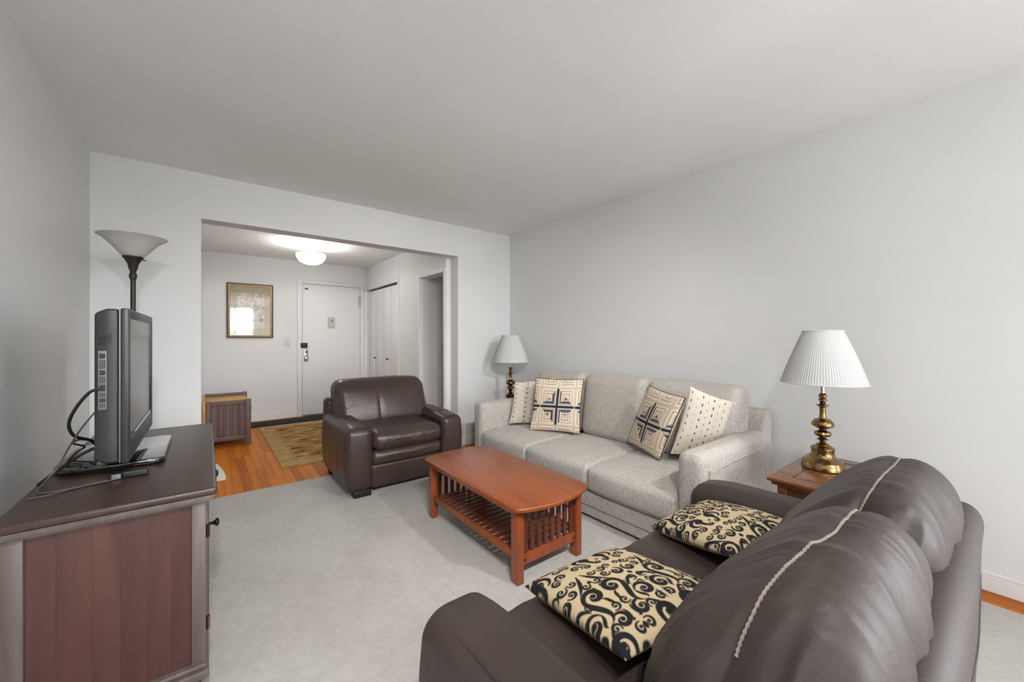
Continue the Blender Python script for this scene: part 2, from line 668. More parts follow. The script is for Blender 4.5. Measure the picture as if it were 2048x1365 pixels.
struct(obj('wall_left', *box(XL - 0.12, XL, YR, YB, 0, H), M['wall'], smooth=False))
w = MB().add(box(XR, XR + 0.12, VY1, YB, 0, H)).add(box(XR, XR + 0.12, YR, VY0, 0, H)).add(box(XR, XR + 0.12, VY0, VY1, 0, VZ0)).add(box(XR, XR + 0.12, VY0, VY1, WZ1, H))
struct(w.obj('wall_right', M['wall'], smooth=False))
w = MB().add(box(XL - 0.12, OX0, YB, YB + BT, 0, H)).add(box(OX1, XR + 0.12, YB, YB + BT, 0, H)).add(box(OX0, OX1, YB, YB + BT, OZ, H))
struct(w.obj('wall_back', M['wall'], smooth=False))
w = MB().add(box(XL - 0.12, WX0, YR - 0.12, YR, 0, H)).add(box(WX1, XR + 0.12, YR - 0.12, YR, 0, H)).add(box(WX0, WX1, YR - 0.12, YR, 0, WZ0)).add(box(WX0, WX1, YR - 0.12, YR, WZ1, H))
struct(w.obj('wall_front', M['wall'], smooth=False))
struct(obj('ceiling', *box(XL - 0.12, XR + 0.12, YR - 0.12, YB + BT, H, H + 0.1), M['ceil'], smooth=False))

# windows behind the camera
def window(name, a0, a1, z0, z1, zm, mk, inward):
    """mk(a, b, d0, d1, z0, z1) builds a box along the wall; d is the depth into the wall"""
    nb = 3
    st = (a1 - a0) / nb
    m = MB()
    for k in range(nb + 1):
        c_ = a0 + k * st
        m.add(box(*mk(max(a0, c_ - 0.03), min(a1, c_ + 0.03), 0.03, 0.09, z0, z1), 0.004))
    for c_, d_ in ((z0, z0 + 0.05), (z1 - 0.05, z1), (zm, zm + 0.05)):
        m.add(box(*mk(a0, a1, 0.032, 0.088, c_, d_), 0.004))
    o = struct(m.obj(name, M['trim']))
    for k in range(nb):
        for c_, d_ in ((z0 + 0.045, zm + 0.005), (zm + 0.045, z1 - 0.045)):
            obj('pane', *box(*mk(a0 + k * st + 0.025, a0 + (k + 1) * st - 0.025, 0.060, 0.064, c_, d_)), M['glass'], o, smooth=False)
    obj('window_sill', *box(*mk(a0 - 0.04, a1 + 0.04, -0.05, 0.03, z0 - 0.03, z0), 0.006), M['trim'], o)
window('window_1', WX0, WX1, WZ0, WZ1, 1.42, lambda a, b, d0, d1, z0, z1: (a, b, YR - d1, YR - d0, z0, z1), 0)
window('window_2', VY0, VY1, VZ0, WZ1, 1.42, lambda a, b, d0, d1, z0, z1: (XR + d0, XR + d1, a, b, z0, z1), 0)

# entry hall
struct(obj('wall_entry_left', *box(EX0 - 0.12, EX0, YB + BT, EY1, 0, EH), M['entrywall'], smooth=False))
struct(obj('wall_entry_back', *box(EX0 - 0.12, 2.9, EY1, EY1 + 0.12, 0, EH), M['entrywall'], smooth=False))
DW0, DW1, DWZ = 4.10, 4.75, 2.01          # doorway in the entry's right wall
CL0, CL1, CLZ = 5.50, 6.84, 2.055          # closet
w = MB()
w.add(box(EX1, EX1 + 0.14, YB + BT, DW0, 0, EH)).add(box(EX1, EX1 + 0.14, DW1, CL0, 0, EH)).add(box(EX1, EX1 + 0.14, CL1, EY1, 0, EH))
w.add(box(EX1, EX1 + 0.14, DW0, DW1, DWZ, EH)).add(box(EX1, EX1 + 0.14, CL0, CL1, CLZ, EH))
struct(w.obj('wall_entry_right', M['entrywall'], smooth=False))
struct(obj('ceiling_entry', *box(EX0 - 0.12, 4.2, YB + BT, EY1 + 0.12, EH, EH + 0.1), M['ceil'], smooth=False))
w = MB().add(box(EX1 + 0.14, 4.2, DW1 + 0.03, DW1 + 0.13, 0, EH)).add(box(4.1, 4.2, YB + BT, DW1 + 0.03, 0, EH)).add(box(XR + 0.12, 4.2, YB + BT - 0.1, YB + BT, 0, EH))
struct(w.obj('wall_hall', M['entrywall'], smooth=False))
# closet back so nothing shows through the gaps
struct(obj('wall_closet', *box(EX1 + 0.6, EX1 + 0.66, DW1 + 0.14, EY1, 0, EH), M['entrywall'], smooth=False))

# baseboards
def baseboard(name, x0, x1, y0, y1, h=0.095, top='x'):
    m = MB().add(box(x0, x1, y0, y1, 0, h - 0.02, 0.002, 1))
    m.add(box(x0, x1, y0, y1, h - 0.021, h, 0.006, 2))
    struct(m.obj(name, M['trim']))
baseboard('baseboard_right', XR - 0.016, XR - 0.0005, YR, YB)
baseboard('baseboard_left', XL + 0.0005, XL + 0.016, YR, YB)
baseboard('baseboard_back_right', OX1, XR - 0.017, YB - 0.016, YB - 0.0005)
baseboard('baseboard_back_left', XL + 0.017, OX0, YB - 0.016, YB - 0.0005)
baseboard('baseboard_entry_back', EX0 + 0.001, 1.12, EY1 - 0.016, EY1 - 0.0005)
baseboard('baseboard_entry_left', EX0 + 0.0005, EX0 + 0.016, YB + BT, EY1 - 0.017)

# entry door in its steel frame
DX0, DX1, DZ = 1.195, 2.075, 2.085
m = MB()
m.add(box(DX0 - 0.075, DX0 - 0.004, EY1 - 0.03, EY1 - 0.0005, 0, DZ + 0.065, 0.006))
m.add(box(DX1 + 0.004, DX1 + 0.06, EY1 - 0.03, EY1 - 0.0005, 0, DZ + 0.065, 0.006))
m.add(box(DX0 - 0.004, DX1 + 0.004, EY1 - 0.03, EY1 - 0.0005, DZ + 0.005, DZ + 0.065, 0.006))
struct(m.obj('trim_1', M['trim']))
door = struct(obj('door_1', *box(DX0, DX1, EY1 - 0.022, EY1 - 0.001, 0.02, DZ, 0.003), M['doorp']))
obj('threshold', *box(DX0, DX1, EY1 - 0.10, EY1 - 0.023, 0.0005, 0.014, 0.004), M['cableg'], door)
FY = EY1 - 0.022
obj('deadbolt_case', *box(DX0 - 0.03, DX0 + 0.068, FY - 0.03, FY, 1.075, 1.155, 0.028, 5), M['darkmetal'], door)
hp = obj('lock_plate', *box(DX0 + 0.022, DX0 + 0.075, FY - 0.008, FY, 0.865, 1.055, 0.006), M['nickel'], door)
kv, kf = lathe([(0.0, 0.0), (0.014, 0.001), (0.014, 0.02), (0.027, 0.03), (0.03, 0.042), (0.024, 0.055), (0.0, 0.058)], (0, 0, 0), 20)
obj('door_knob', [(DX0 + 0.048 + p[0], FY - 0.008 - p[2], 0.915 + p[1]) for p in kv], kf, M['nickel'], hp)
tv_, tf_ = lathe([(0.0, 0.0), (0.016, 0.001), (0.016, 0.012), (0.0, 0.013)], (0, 0, 0), 16)
obj('cylinder_lock', [(DX0 + 0.048 + p[0], FY - 0.008 - p[2], 1.01 + p[1]) for p in tv_], tf_, M['darkmetal'], hp)
ch = obj('door_chime', *box(1.565, 1.665, FY - 0.03, FY, 1.40, 1.57, 0.008), M['greyplastic'], door)
obj('chime_button', *box(1.605, 1.628, FY - 0.034, FY - 0.029, 1.50, 1.52, 0.002), M['cableg'], ch)
obj('door_stop', *box(DX0 + 0.03, DX0 + 0.075, FY - 0.02, FY, 2.00, 2.02, 0.005), M['darkmetal'], door)
obj('hinge', *box(DX1 - 0.03, DX1 + 0.012, FY - 0.022, FY, 1.76, 1.955, 0.006), M['greyplastic'], door)
obj('hinge', *box(DX1 - 0.03, DX1 + 0.012, FY - 0.022, FY, 0.25, 0.445, 0.006), M['greyplastic'], door)

# closet bifold doors
cl = MB().add(box(EX1 - 0.012, EX1 - 0.0005, CL0 - 0.05, CL1 + 0.03, CLZ, CLZ + 0.055, 0.004)).add(box(EX1 - 0.012, EX1 - 0.0005, CL0 - 0.05, CL0, 0, CLZ, 0.004))
struct(cl.obj('trim_2', M['trim']))
closet = struct(obj('door_2', *box(EX1 + 0.05, EX1 + 0.08, CL0 + 0.002, CL1 - 0.002, CLZ - 0.03, CLZ - 0.002, 0.003), M['darkmetal']))
lw = (CL1 - CL0) / 4
for k in range(4):
    lf = obj('door_leaf', *box(EX1 + 0.012, EX1 + 0.045, CL0 + k * lw + 0.003, CL0 + (k + 1) * lw - 0.003, 0.02, CLZ - 0.032, 0.004), M['doorp'], closet)
    if k in (1, 2):
        yk = 5.90 if k == 1 else 6.46
        kv, kf = lathe([(0.0, 0.0), (0.007, 0.001), (0.007, 0.018), (0.014, 0.024), (0.015, 0.032), (0.0, 0.04)], (0, 0, 0), 16)
        obj('knob', [(EX1 + 0.012 - p[2], yk + p[0], 0.905 + p[1]) for p in kv], kf, M['darkmetal'], lf)
# doorway casing
cs = MB().add(box(EX1 - 0.014, EX1 - 0.0005, DW1, DW1 + 0.055, 0, DWZ + 0.055, 0.004)).add(box(EX1 - 0.014, EX1 - 0.0005, DW0 - 0.045, DW0, 0, DWZ + 0.055, 0.004)).add(box(EX1 - 0.014, EX1 - 0.0005, DW0, DW1, DWZ, DWZ + 0.055, 0.004))
struct(cs.obj('trim_3', M['trim']))

# light switch, small button by the door
sw = thing('light_switch', 'white rocker light switch on the wall between picture and entry door', 'light switch', (0.99, EY1, 1.165))
obj('switch_plate', *box(0.945, 1.03, EY1 - 0.008, EY1 - 0.0005, 1.10, 1.23, 0.004), M['plastic'], sw)
obj('rocker', *box(0.972, 1.004, EY1 - 0.013, EY1 - 0.007, 1.132, 1.198, 0.003), M['plastic'], sw)

# ------------------------------------------------------------------ coffee table
CX0, CX1, CY0, CY1, CT = 1.20, 1.665, 1.485, 2.44, 0.41
ct = thing('coffee_table', 'reddish cherry wood coffee table with slatted ends and bowed top', 'coffee table', (1.43, 1.96, 0))
def ct_outline():
    x0, x1, y0, y1 = 1.165, 1.70, 1.455, 2.475
    pts = []
    n = 14
    for k in range(n + 1):
        t = k / n
        pts.append((x0 + 0.018 + (x1 - x0 - 0.036) * t, y0 - 0.055 * math.sin(math.pi * t) ** 0.8))
    pts.append((x1, y0 + 0.03)); pts.append((x1, y1 - 0.03))
    for k in range(n + 1):
        t = k / n
        pts.append((x1 - 0.018 - (x1 - x0 - 0.036) * t, y1 + 0.055 * math.sin(math.pi * t) ** 0.8))
    pts.append((x0, y1 - 0.03)); pts.append((x0, y0 + 0.03))
    return pts
obj('tabletop', *prism(ct_outline(), CT - 0.026, CT, 0.010, 3), M['cherry'], ct)
LW = 0.042
for lx in (CX0, CX1 - LW):
    for ly in (CY0, CY1 - LW):
        obj('leg', *box(lx, lx + LW, ly, ly + LW + 0.012, 0.0145, CT - 0.0265, 0.004), M['cherryz'], ct)
# long aprons and end rails
for lx in (CX0 + 0.008, CX1 - 0.028):
    obj('apron', *box(lx, lx + 0.02, CY0 + LW + 0.01, CY1 - LW - 0.001, CT - 0.062, CT - 0.027, 0.003), M['cherry'], ct)
    obj('shelf_rail', *box(lx, lx + 0.02, CY0 + LW + 0.01, CY1 - LW - 0.001, 0.128, 0.165, 0.003), M['cherry'], ct)
for ly in (CY0 + 0.012, CY1 - 0.034):
    obj('end_rail', *box(CX0 + LW, CX1 - LW, ly, ly + 0.024, 0.095, 0.15, 0.003), M['cherryz'], ct)
    obj('end_rail', *box(CX0 + LW, CX1 - LW, ly, ly + 0.024, CT - 0.058, CT - 0.027, 0.003), M['cherryz'], ct)
    ns = 8
    sp = (CX1 - CX0 - 2 * LW) / ns
    for k in range(ns):
        xc = CX0 + LW + sp * (k + 0.5)
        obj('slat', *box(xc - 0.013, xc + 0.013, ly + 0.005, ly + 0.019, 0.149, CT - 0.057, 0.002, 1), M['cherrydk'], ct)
ns = 17
y0, y1 = CY0 + 0.045, CY1 - 0.045
sp = (y1 - y0) / ns
for k in range(ns):
    yc = y0 + sp * (k + 0.5)
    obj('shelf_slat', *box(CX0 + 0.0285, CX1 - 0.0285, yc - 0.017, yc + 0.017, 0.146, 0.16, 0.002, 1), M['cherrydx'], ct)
for ly in (CY0 + 0.010,):
    for lx in (CX0 + LW + 0.012, CX1 - LW - 0.012):
        v, f = lathe([(0.0, 0), (0.006, 0.0), (0.006, 0.003), (0, 0.004)], (0, 0, 0), 10)
        obj('bolt_cap', [(lx + p[0], ly + 0.002 - p[2], 0.122 + p[1]) for p in v], f, M['fabric_in'], ct)

# ------------------------------------------------------------------ grey sofa
SX0, SY0, SY1 = 2.0, 0.965, 3.145
sofa = thing('sofa', 'light grey tweed three-seat sofa against the right wall', 'sofa', (2.48, 2.05, 0))
AW = 0.145
obj('base', *rbox((2.47, 2.055, 0.13), (0.43, 0.945, 0.075), 0.015, 4, 2), M['sofa'], sofa)
obj('front_rail', *rbox((2.045, 2.055, 0.155), (0.025, 0.94, 0.052), 0.012, (2, 20, 2), 3, (0.004, 0, 0)), M['sofa'], sofa)
obj('plinth', *rbox((2.06, 2.055, 0.073), (0.028, 0.94, 0.038), 0.008, (2, 20, 2), 2), M['sofa'], sofa)
for fx in (2.12, 2.79):
    for fy in (SY0 + 0.1, SY1 - 0.1):
        obj('foot', *lathe([(0.022, 0.0145), (0.028, 0.06)], (fx, fy, 0.0), 16), M['black'], sofa)
def soft(amp):
    def d(P, N, half):
        return P + N * (amp * 2 * vnoise(P, (6, 6, 6)))[:, None]
    return d
for k, (a, b) in enumerate(((SY0, SY0 + AW), (SY1 - AW, SY1))):
    ca = (a + b) / 2
    obj('arm', *rbox((2.475, ca, 0.335), (0.475, AW / 2, 0.29), (0.035, 0.05, 0.05), (14, 3, 8), 6, (0.006, 0.004, 0.006), soft(0.002)), M['sofa'], sofa)
    sg = -1 if k == 0 else 1
    yo = a - 0.006 if k == 0 else b + 0.006
    obj('piping', *tube([(2.06, yo, 0.09), (2.06, yo, 0.50), (2.10, yo, 0.53), (2.40, yo, 0.540), (2.93, yo, 0.540)], 0.005, 6, 5), M['sofa'], sofa)
cw = (SY1 - SY0 - 2 * AW) / 3
def seat_def(P, N, half):
    f = np.clip((-P[:, 0] / half[0] - 0.55) / 0.45, 0, 1)
    P = P.copy()
    P[:, 2] -= 0.012 * f * (P[:, 2] > 0)
    return P + N * (0.004 * 2 * vnoise(P, (5, 5, 5)))[:, None]
for k in range(3):
    yc = SY0 + AW + cw * (k + 0.5)
    obj('seat_cushion', *rbox((2.335, yc, 0.30), (0.345, cw / 2 - 0.002, 0.088), (0.04, 0.025, 0.04), (8, 10, 3), 4, (0.012, 0.0, 0.02), seat_def), M['sofa'], sofa)
def lean(dx, z0=0.3):
    def d(P, N, half):
        P = P + N * (0.005 * 2 * vnoise(P + 3, (5, 5, 5)))[:, None]
        P[:, 0] += dx * (P[:, 2] / half[2])
        return P
    return d
for k in range(3):
    yc = SY0 + AW + cw * (k + 0.5)
    hy = cw / 2 - 0.002
    if k == 0:
        yc -= 0.03; hy += 0.028
    if k == 2:
        yc += 0.005
    obj('back_cushion', *rbox((2.745, yc, 0.645), (0.105, hy, 0.265), (0.075, 0.07, 0.075), (4, 10, 10), 5, (0.03, 0.0, 0.01), lean(0.035)), M['sofa'], sofa)
obj('back_frame', *rbox((2.905, 2.055, 0.42), (0.065, 1.085, 0.34), 0.03, (3, 12, 6), 4), M['sofa'], sofa)

# ------------------------------------------------------------------ patterned pillows
def pillow(name, label, cat, c4, thick, pattern, N=120, piping=False, pinch=0.045, group=None, back=None):
    """c4: bl, br, tr, tl corners seen from its front; the front normal is (br-bl)x(tl-bl)"""
    bl, br, tr, tl = [np.array(p, float) for p in c4]
    u = np.linspace(-1, 1, N)
    U, Vv = np.meshgrid(u, u, indexing='ij')
    # concave edges
    Ue = U * (1 - pinch * (1 - Vv ** 2))
    Ve = Vv * (1 - pinch * (1 - U ** 2))
    a = ((Ue + 1) / 2)[..., None]
    b = ((Ve + 1) / 2)[..., None]
    mid = bl * (1 - a) * (1 - b) + br * a * (1 - b) + tr * a * b + tl * (1 - a) * b
    nn = np.cross(br - bl, tl - bl)
    nn /= np.linalg.norm(nn)
    prof = (np.clip(1 - U ** 2, 0, 1) * np.clip(1 - Vv ** 2, 0, 1)) ** 0.42
    Q = np.stack([U.ravel() * 1.7, Vv.ravel() * 1.7, np.full(U.size, len(name) * 0.7)], 1)
    prof = prof * (1 + 0.10 * vnoise(Q, (1, 1, 1)).reshape(N, N))
    fr = mid + nn * (prof * thick / 2)[..., None]
    bk = mid - nn * (prof * thick / 2)[..., None]
    V = fr.reshape(-1, 3).tolist()
    F = []
    idx = lambda i, j: i * N + j
    for i in range(N - 1):
        for j in range(N - 1):
            F.append((idx(i, j), idx(i + 1, j), idx(i + 1, j + 1), idx(i, j + 1)))
    st = 4
    g = list(range(0, N, st))
    if g[-1] != N - 1:
        g.append(N - 1)
    bid = {}
    nfront = len(V)
    for i in g:
        for j in g:
            if i in (0, N - 1) or j in (0, N - 1):
                bid[(i, j)] = idx(i, j)
            else:
                bid[(i, j)] = len(V)
                V.append(bk[i, j].tolist())
    for a_ in range(len(g) - 1):
        for b_ in range(len(g) - 1):
            F.append((bid[(g[a_], g[b_])], bid[(g[a_], g[b_ + 1])], bid[(g[a_ + 1], g[b_ + 1])], bid[(g[a_ + 1], g[b_])]))
    cen = mid.reshape(-1, 3).mean(0)
    zmin = min(v[2] for v in V)
    t = thing(name, label, cat, (cen[0], cen[1], zmin), group)
    o = obj('cover', V, F, M['print'], t, sharp=None)
    colr = np.ones((len(V), 4))
    colr[:nfront, :3] = pattern((U.ravel() + 1) / 2, (Vv.ravel() + 1) / 2)
    bc = back if back is not None else np.array(S(206, 190, 164)[:3])
    colr[nfront:, :3] = bc
    at = o.data.color_attributes.new('print', 'FLOAT_COLOR', 'POINT')
    at.data.foreach_set('color', colr.ravel())
    if piping:
        ring = [fr[i, 0] for i in range(0, N, 3)] + [fr[N - 1, j] for j in range(0, N, 3)] + [fr[i, N - 1] for i in range(N - 1, -1, -3)] + [fr[0, j] for j in range(N - 1, 0, -3)]
        obj('piping', *tube([tuple(p) for p in ring], 0.0035, 6, 0, True), M['cord'], t)
    return t

L3 = lambda *c: np.array(S(*c)[:3])
def pat_geo(u, v):
    P = 0.36
    u0, v0 = 0.53, 0.47
    du, dv = (u - u0) / P, (v - v0) / P
    iu, iv = np.floor(du), np.floor(dv)
    p = (du - iu) * 2 - 1
    q = (dv - iv) * 2 - 1
    m = np.maximum(np.abs(p), np.abs(q))
    k = np.clip((m * 7).astype(int), 0, 6)
    light = np.array([L3(200, 182, 158), L3(226, 212, 192), L3(186, 166, 142), L3(228, 214, 196), L3(190, 170, 148), L3(230, 218, 200), L3(206, 190, 168)])
    dk1 = np.array([L3(60, 54, 52), L3(120, 108, 100), L3(196, 180, 160), L3(52, 46, 46), L3(150, 136, 126), L3(200, 192, 182), L3(58, 54, 56)])
    dk2 = np.array([L3(196, 188, 180), L3(120, 112, 116), L3(204, 198, 190), L3(110, 106, 108), L3(84, 80, 82), L3(196, 190, 184), L3(52, 48, 50)])
    col = light[k]
    # the sides of each block turned to the cross through the middle are dark
    tov = np.where(dv > 0, -1, 1)
    tou = np.where(du > 0, -1, 1)
    inn = (iu >= -1) & (iu <= 0)
    sec_v = (np.abs(q) >= np.abs(p)) & (np.sign(q) == tov) & (iv >= -1) & (iv <= 0)
    sec_u = (np.abs(p) > np.abs(q)) & (np.sign(p) == tou) & inn & (iv >= -1) & (iv <= 0)
    alt = ((iu + iv) % 2 == 0)
    col = np.where((sec_v & alt)[:, None], dk1[k], col)
    col = np.where((sec_v & ~alt)[:, None], dk2[k], col)
    col = np.where((sec_u & (k >= 3) & (iu == -1))[:, None], dk1[np.clip(k, 3, 6)], col)
    col = np.where((sec_u & (k >= 4) & (iu == 0))[:, None], dk2[k], col)
    return col

def pat_dash(u, v):
    base = L3(218, 208, 194)
    rib = 0.94 + 0.06 * np.sin(u * 260) + 0.05 * (np.sin(u * 97 + np.sin(v * 5)) > 0.6)
    col = base[None, :] * rib[:, None]
    nu = 8
    c = np.floor(u * nu)
    s = (u * nu - c) - 0.5
    vo = np.where(c % 2 == 0, 0.0, 0.5)
    r = v * 9 + vo
    w = (r - np.floor(r)) - 0.5
    d = (np.abs(s) < 0.085) & (np.abs(w) < 0.17)
    strong = (c % 2 == 0)
    col = np.where((d & strong)[:, None], L3(66, 56, 52)[None, :], col)
    col = np.where((d & ~strong)[:, None], L3(172, 156, 140)[None, :], col)
    return col

G1 = 'pillows on the grey sofa'
pillow('throw_pillow', 'cream pillow with rows of dark dashes leaning on the far arm of the grey sofa', 'pillow',
       ((2.29, 2.965, 0.41), (2.60, 2.665, 0.41), (2.685, 2.69, 0.855), (2.36, 2.96, 0.80)), 0.10, pat_dash, 120, group=G1)
pillow('throw_pillow', 'tan and grey concentric square pillow in front at the far end of the sofa', 'pillow',
       ((2.285, 2.66, 0.405), (2.535, 2.285, 0.405), (2.60, 2.30, 0.872), (2.37, 2.665, 0.868)), 0.12, pat_geo, 150, True, group=G1)
pillow('throw_pillow', 'tilted tan and grey concentric square pillow near the loveseat end of the sofa', 'pillow',
       ((2.56, 1.815, 0.43), (2.39, 1.445, 0.415), (2.38, 1.26, 0.855), (2.545, 1.615, 0.885)), 0.13, pat_geo, 150, True, group=G1)
pillow('throw_pillow', 'cream dashed pillow tilted against the near arm behind the square patterned pillow', 'pillow',
       ((2.42, 1.385, 0.465), (2.64, 1.20, 0.43), (2.63, 1.078, 0.828), (2.43, 1.255, 0.925)), 0.09, pat_dash, 120, group=G1)

# ------------------------------------------------------------------ brown leather armchair in the opening
ac = thing('armchair', 'dark brown leather armchair standing in the wide opening to the entry', 'armchair', (1.32, 3.45, 0))
def arm_def(sg, flare, fall=0.02):
    def d(P, N, half):
        P = P.copy()
        t = P[:, 2] / half[2]                       # -1 bottom .. 1 top
        out = np.clip(sg * P[:, 0] / half[0], 0, 1)
        P[:, 0] += sg * flare * out * (1 - ((t - 0.15) / 1.15) ** 2)
        P[:, 2] -= fall * (t > 0.5) * np.clip((-P[:, 1] / half[1] - 0.4) / 0.6, 0, 1) ** 2
        return P + N * (0.003 * 2 * vnoise(P + 5, (7, 7, 7)))[:, None]
    return d
def front_welt(parent, xc, hw, y, z0, z1, r=0.045):
    pts = []
    for k in range(9):
        a = math.pi - k / 8 * math.pi / 2
        pts.append((xc - hw + r + r * math.cos(a), y, z1 - r + r * math.sin(a)))
    for k in range(9):
        a = math.pi / 2 - k / 8 * math.pi / 2
        pts.append((xc + hw - r + r * math.cos(a), y, z1 - r + r * math.sin(a)))
    pts = [(xc - hw, y, z0)] + pts + [(xc + hw, y, z0)]
    return tube(pts, 0.0035, 6)
for xc, sg in ((0.93, -1), (1.71, 1)):
    a = obj('arm', *rbox((xc, 3.42, 0.31), (0.088, 0.385, 0.25), 0.05, (3, 10, 6), 5, (0.004, 0.012, 0.012), arm_def(sg, 0.035)), M['leather2'], ac)
    obj('welt', *front_welt(ac, xc, 0.083, 3.062, 0.07, 0.545), M['welt'], a)
    # seam over the arm, a third of the way back
    xo = xc + sg * 0.124
    obj('welt', *tube([(xo - sg * 0.035, 3.25, 0.09), (xo + 0.0 * sg, 3.25, 0.25), (xo - sg * 0.002, 3.25, 0.40), (xo - sg * 0.022, 3.25, 0.50), (xo - sg * 0.05, 3.25, 0.556), (xc, 3.25, 0.572), (xc - sg * 0.07, 3.25, 0.556)], 0.003, 6, 5), M['welt'], a)
obj('seat_base', *rbox((1.32, 3.44, 0.145), (0.305, 0.37, 0.09), 0.02, (8, 6, 3), 3, (0, 0.006, 0)), M['leather2'], ac)
def crease(P, N, half):
    return wrinkle(P, N, 0.004, (9, 9, 22), (22, 22, 34), 0.4)
obj('front_band', *rbox((1.32, 3.33, 0.29), (0.305, 0.275, 0.06), 0.045, (12, 6, 2), 4, (0, 0.012, 0.0), crease), M['leather2'], ac)
def seat_c(P, N, half):
    P = P.copy()
    fr = np.clip((-P[:, 1] / half[1] - 0.75) / 0.25, 0, 1)
    d = 0.004 * (1 - 2 * np.abs(2 * vnoise(P, (34, 30, 12)))) * fr
    return P + N * (d + 0.004 * 2 * vnoise(P, (5, 5, 5)))[:, None]
obj('seat_cushion', *rbox((1.32, 3.32, 0.42), (0.30, 0.29, 0.07), (0.06, 0.06, 0.06), (30, 20, 3), 6, (0.0, 0.012, 0.028), seat_c), M['leather2'], ac)
def backc(P, N, half):
    P = P + N * (0.008 * 2 * vnoise(P, (4, 4, 4)))[:, None]
    # shallow vertical seam and tucked folds at the sides
    d = -0.010 * np.exp(-((P[:, 0] + 0.06) / 0.012) ** 2) * (N[:, 1] < -0.2)
    d += 0.004 * (1 - 2 * np.abs(2 * vnoise(P, (9, 9, 24)))) * np.clip((np.abs(P[:, 0]) / half[0] - 0.4) / 0.6, 0, 1) * (P[:, 2] < 0)
    P = P + N * d[:, None]
    P[:, 1] += 0.07 * (P[:, 2] / half[2])
    return P
bcu = obj('back_cushion', *rbox((1.30, 3.665, 0.64), (0.42, 0.13, 0.205), (0.08, 0.10, 0.09), (36, 6, 16), 6, (0, 0.04, 0.02), backc), M['leather2'], ac)
obj('back_shell', *rbox((1.32, 3.86, 0.38), (0.475, 0.07, 0.31), 0.05, (8, 3, 8), 4, (0, 0.01, 0)), M['leather2'], ac)
for fx in (0.935, 1.705):
    obj('foot', *box(fx - 0.055, fx + 0.075 if fx < 1 else fx + 0.055, 3.05, 3.14, 0.0145, 0.066, 0.006), M['black'], ac)
    obj('foot', *box(fx - 0.055, fx + 0.055, 3.78, 3.87, 0.0005, 0.075, 0.006), M['black'], ac)

# ------------------------------------------------------------------ brown leather loveseat, seen from behind
lv = thing('loveseat', 'dark brown leather loveseat seen from behind in the foreground', 'loveseat', (1.2, 0.5, 0))
def lv_arm(sg):
    def d(P, N, half):
        P = P.copy()
        t = P[:, 2] / half[2]
        out = np.clip(sg * P[:, 0] / half[0], 0, 1)
        P[:, 0] += sg * 0.03 * out * (1 - ((t - 0.15) / 1.15) ** 2)
        P[:, 2] -= 0.03 * (t > 0.5) * np.clip((P[:, 1] / half[1] - 0.5) / 0.5, 0, 1) ** 2
        return P + N * (0.003 * 2 * vnoise(P + 9, (6, 6, 6)))[:, None]
    return d
for xc, sg in ((0.53, -1), (1.885, 1)):
    a = obj('arm', *rbox((xc, 0.56, 0.31), (0.085, 0.385, 0.25), (0.055, 0.055, 0.06), (4, 12, 6), 6, (0.004, 0.012, 0.012), lv_arm(sg)), M['leather'], lv)
    obj('welt', *tube([(xc + sg * 0.075, 0.90, 0.53), (xc + sg * 0.076, 0.75, 0.55), (xc + sg * 0.076, 0.5, 0.553), (xc + sg * 0.076, 0.25, 0.55)], 0.0018, 6, 5), M['leather'], a)
    obj('welt', *front_welt(lv, xc, 0.078, 0.920, 0.07, 0.525), M['leather'], a)
obj('seat_base', *rbox((1.21, 0.52, 0.185), (0.60, 0.39, 0.12), 0.03, (12, 8, 3), 3, (0, 0.008, 0)), M['leather'], lv)
def lvseat(P, N, half):
    P = P + N * (0.010 * 2 * vnoise(P, (5, 5, 5)))[:, None]
    return wrinkle(P, N, 0.003, (12, 20, 12), (30, 26, 20), 0.4)
for xc in (0.914, 1.506):
    obj('seat_cushion', *rbox((xc, 0.62, 0.36), (0.295, 0.325, 0.075), (0.055, 0.06, 0.055), (24, 24, 3), 5, (0, 0.01, 0.02), lvseat), M['leather'], lv)
def on_surface(pts, c, half, r, bulge, dfn, lift=0.001):
    """points given on the box, carried on to the rounded and deformed surface"""
    half = np.array(half, float)
    rr = np.minimum(np.array([r] * 3, float) if np.isscalar(r) else np.array(r, float), half * 0.98)
    P, N = rbox_points(np.array(pts, float), half, rr, bulge)
    if dfn is not None:
        P = dfn(P, N, half)
    return [tuple(p) for p in (P + np.array(c) + N * lift)]
def seam_y(xr, drop):
    return 0.012 + drop * 1.0 * np.clip(-xr + 0.1, 0, 1)
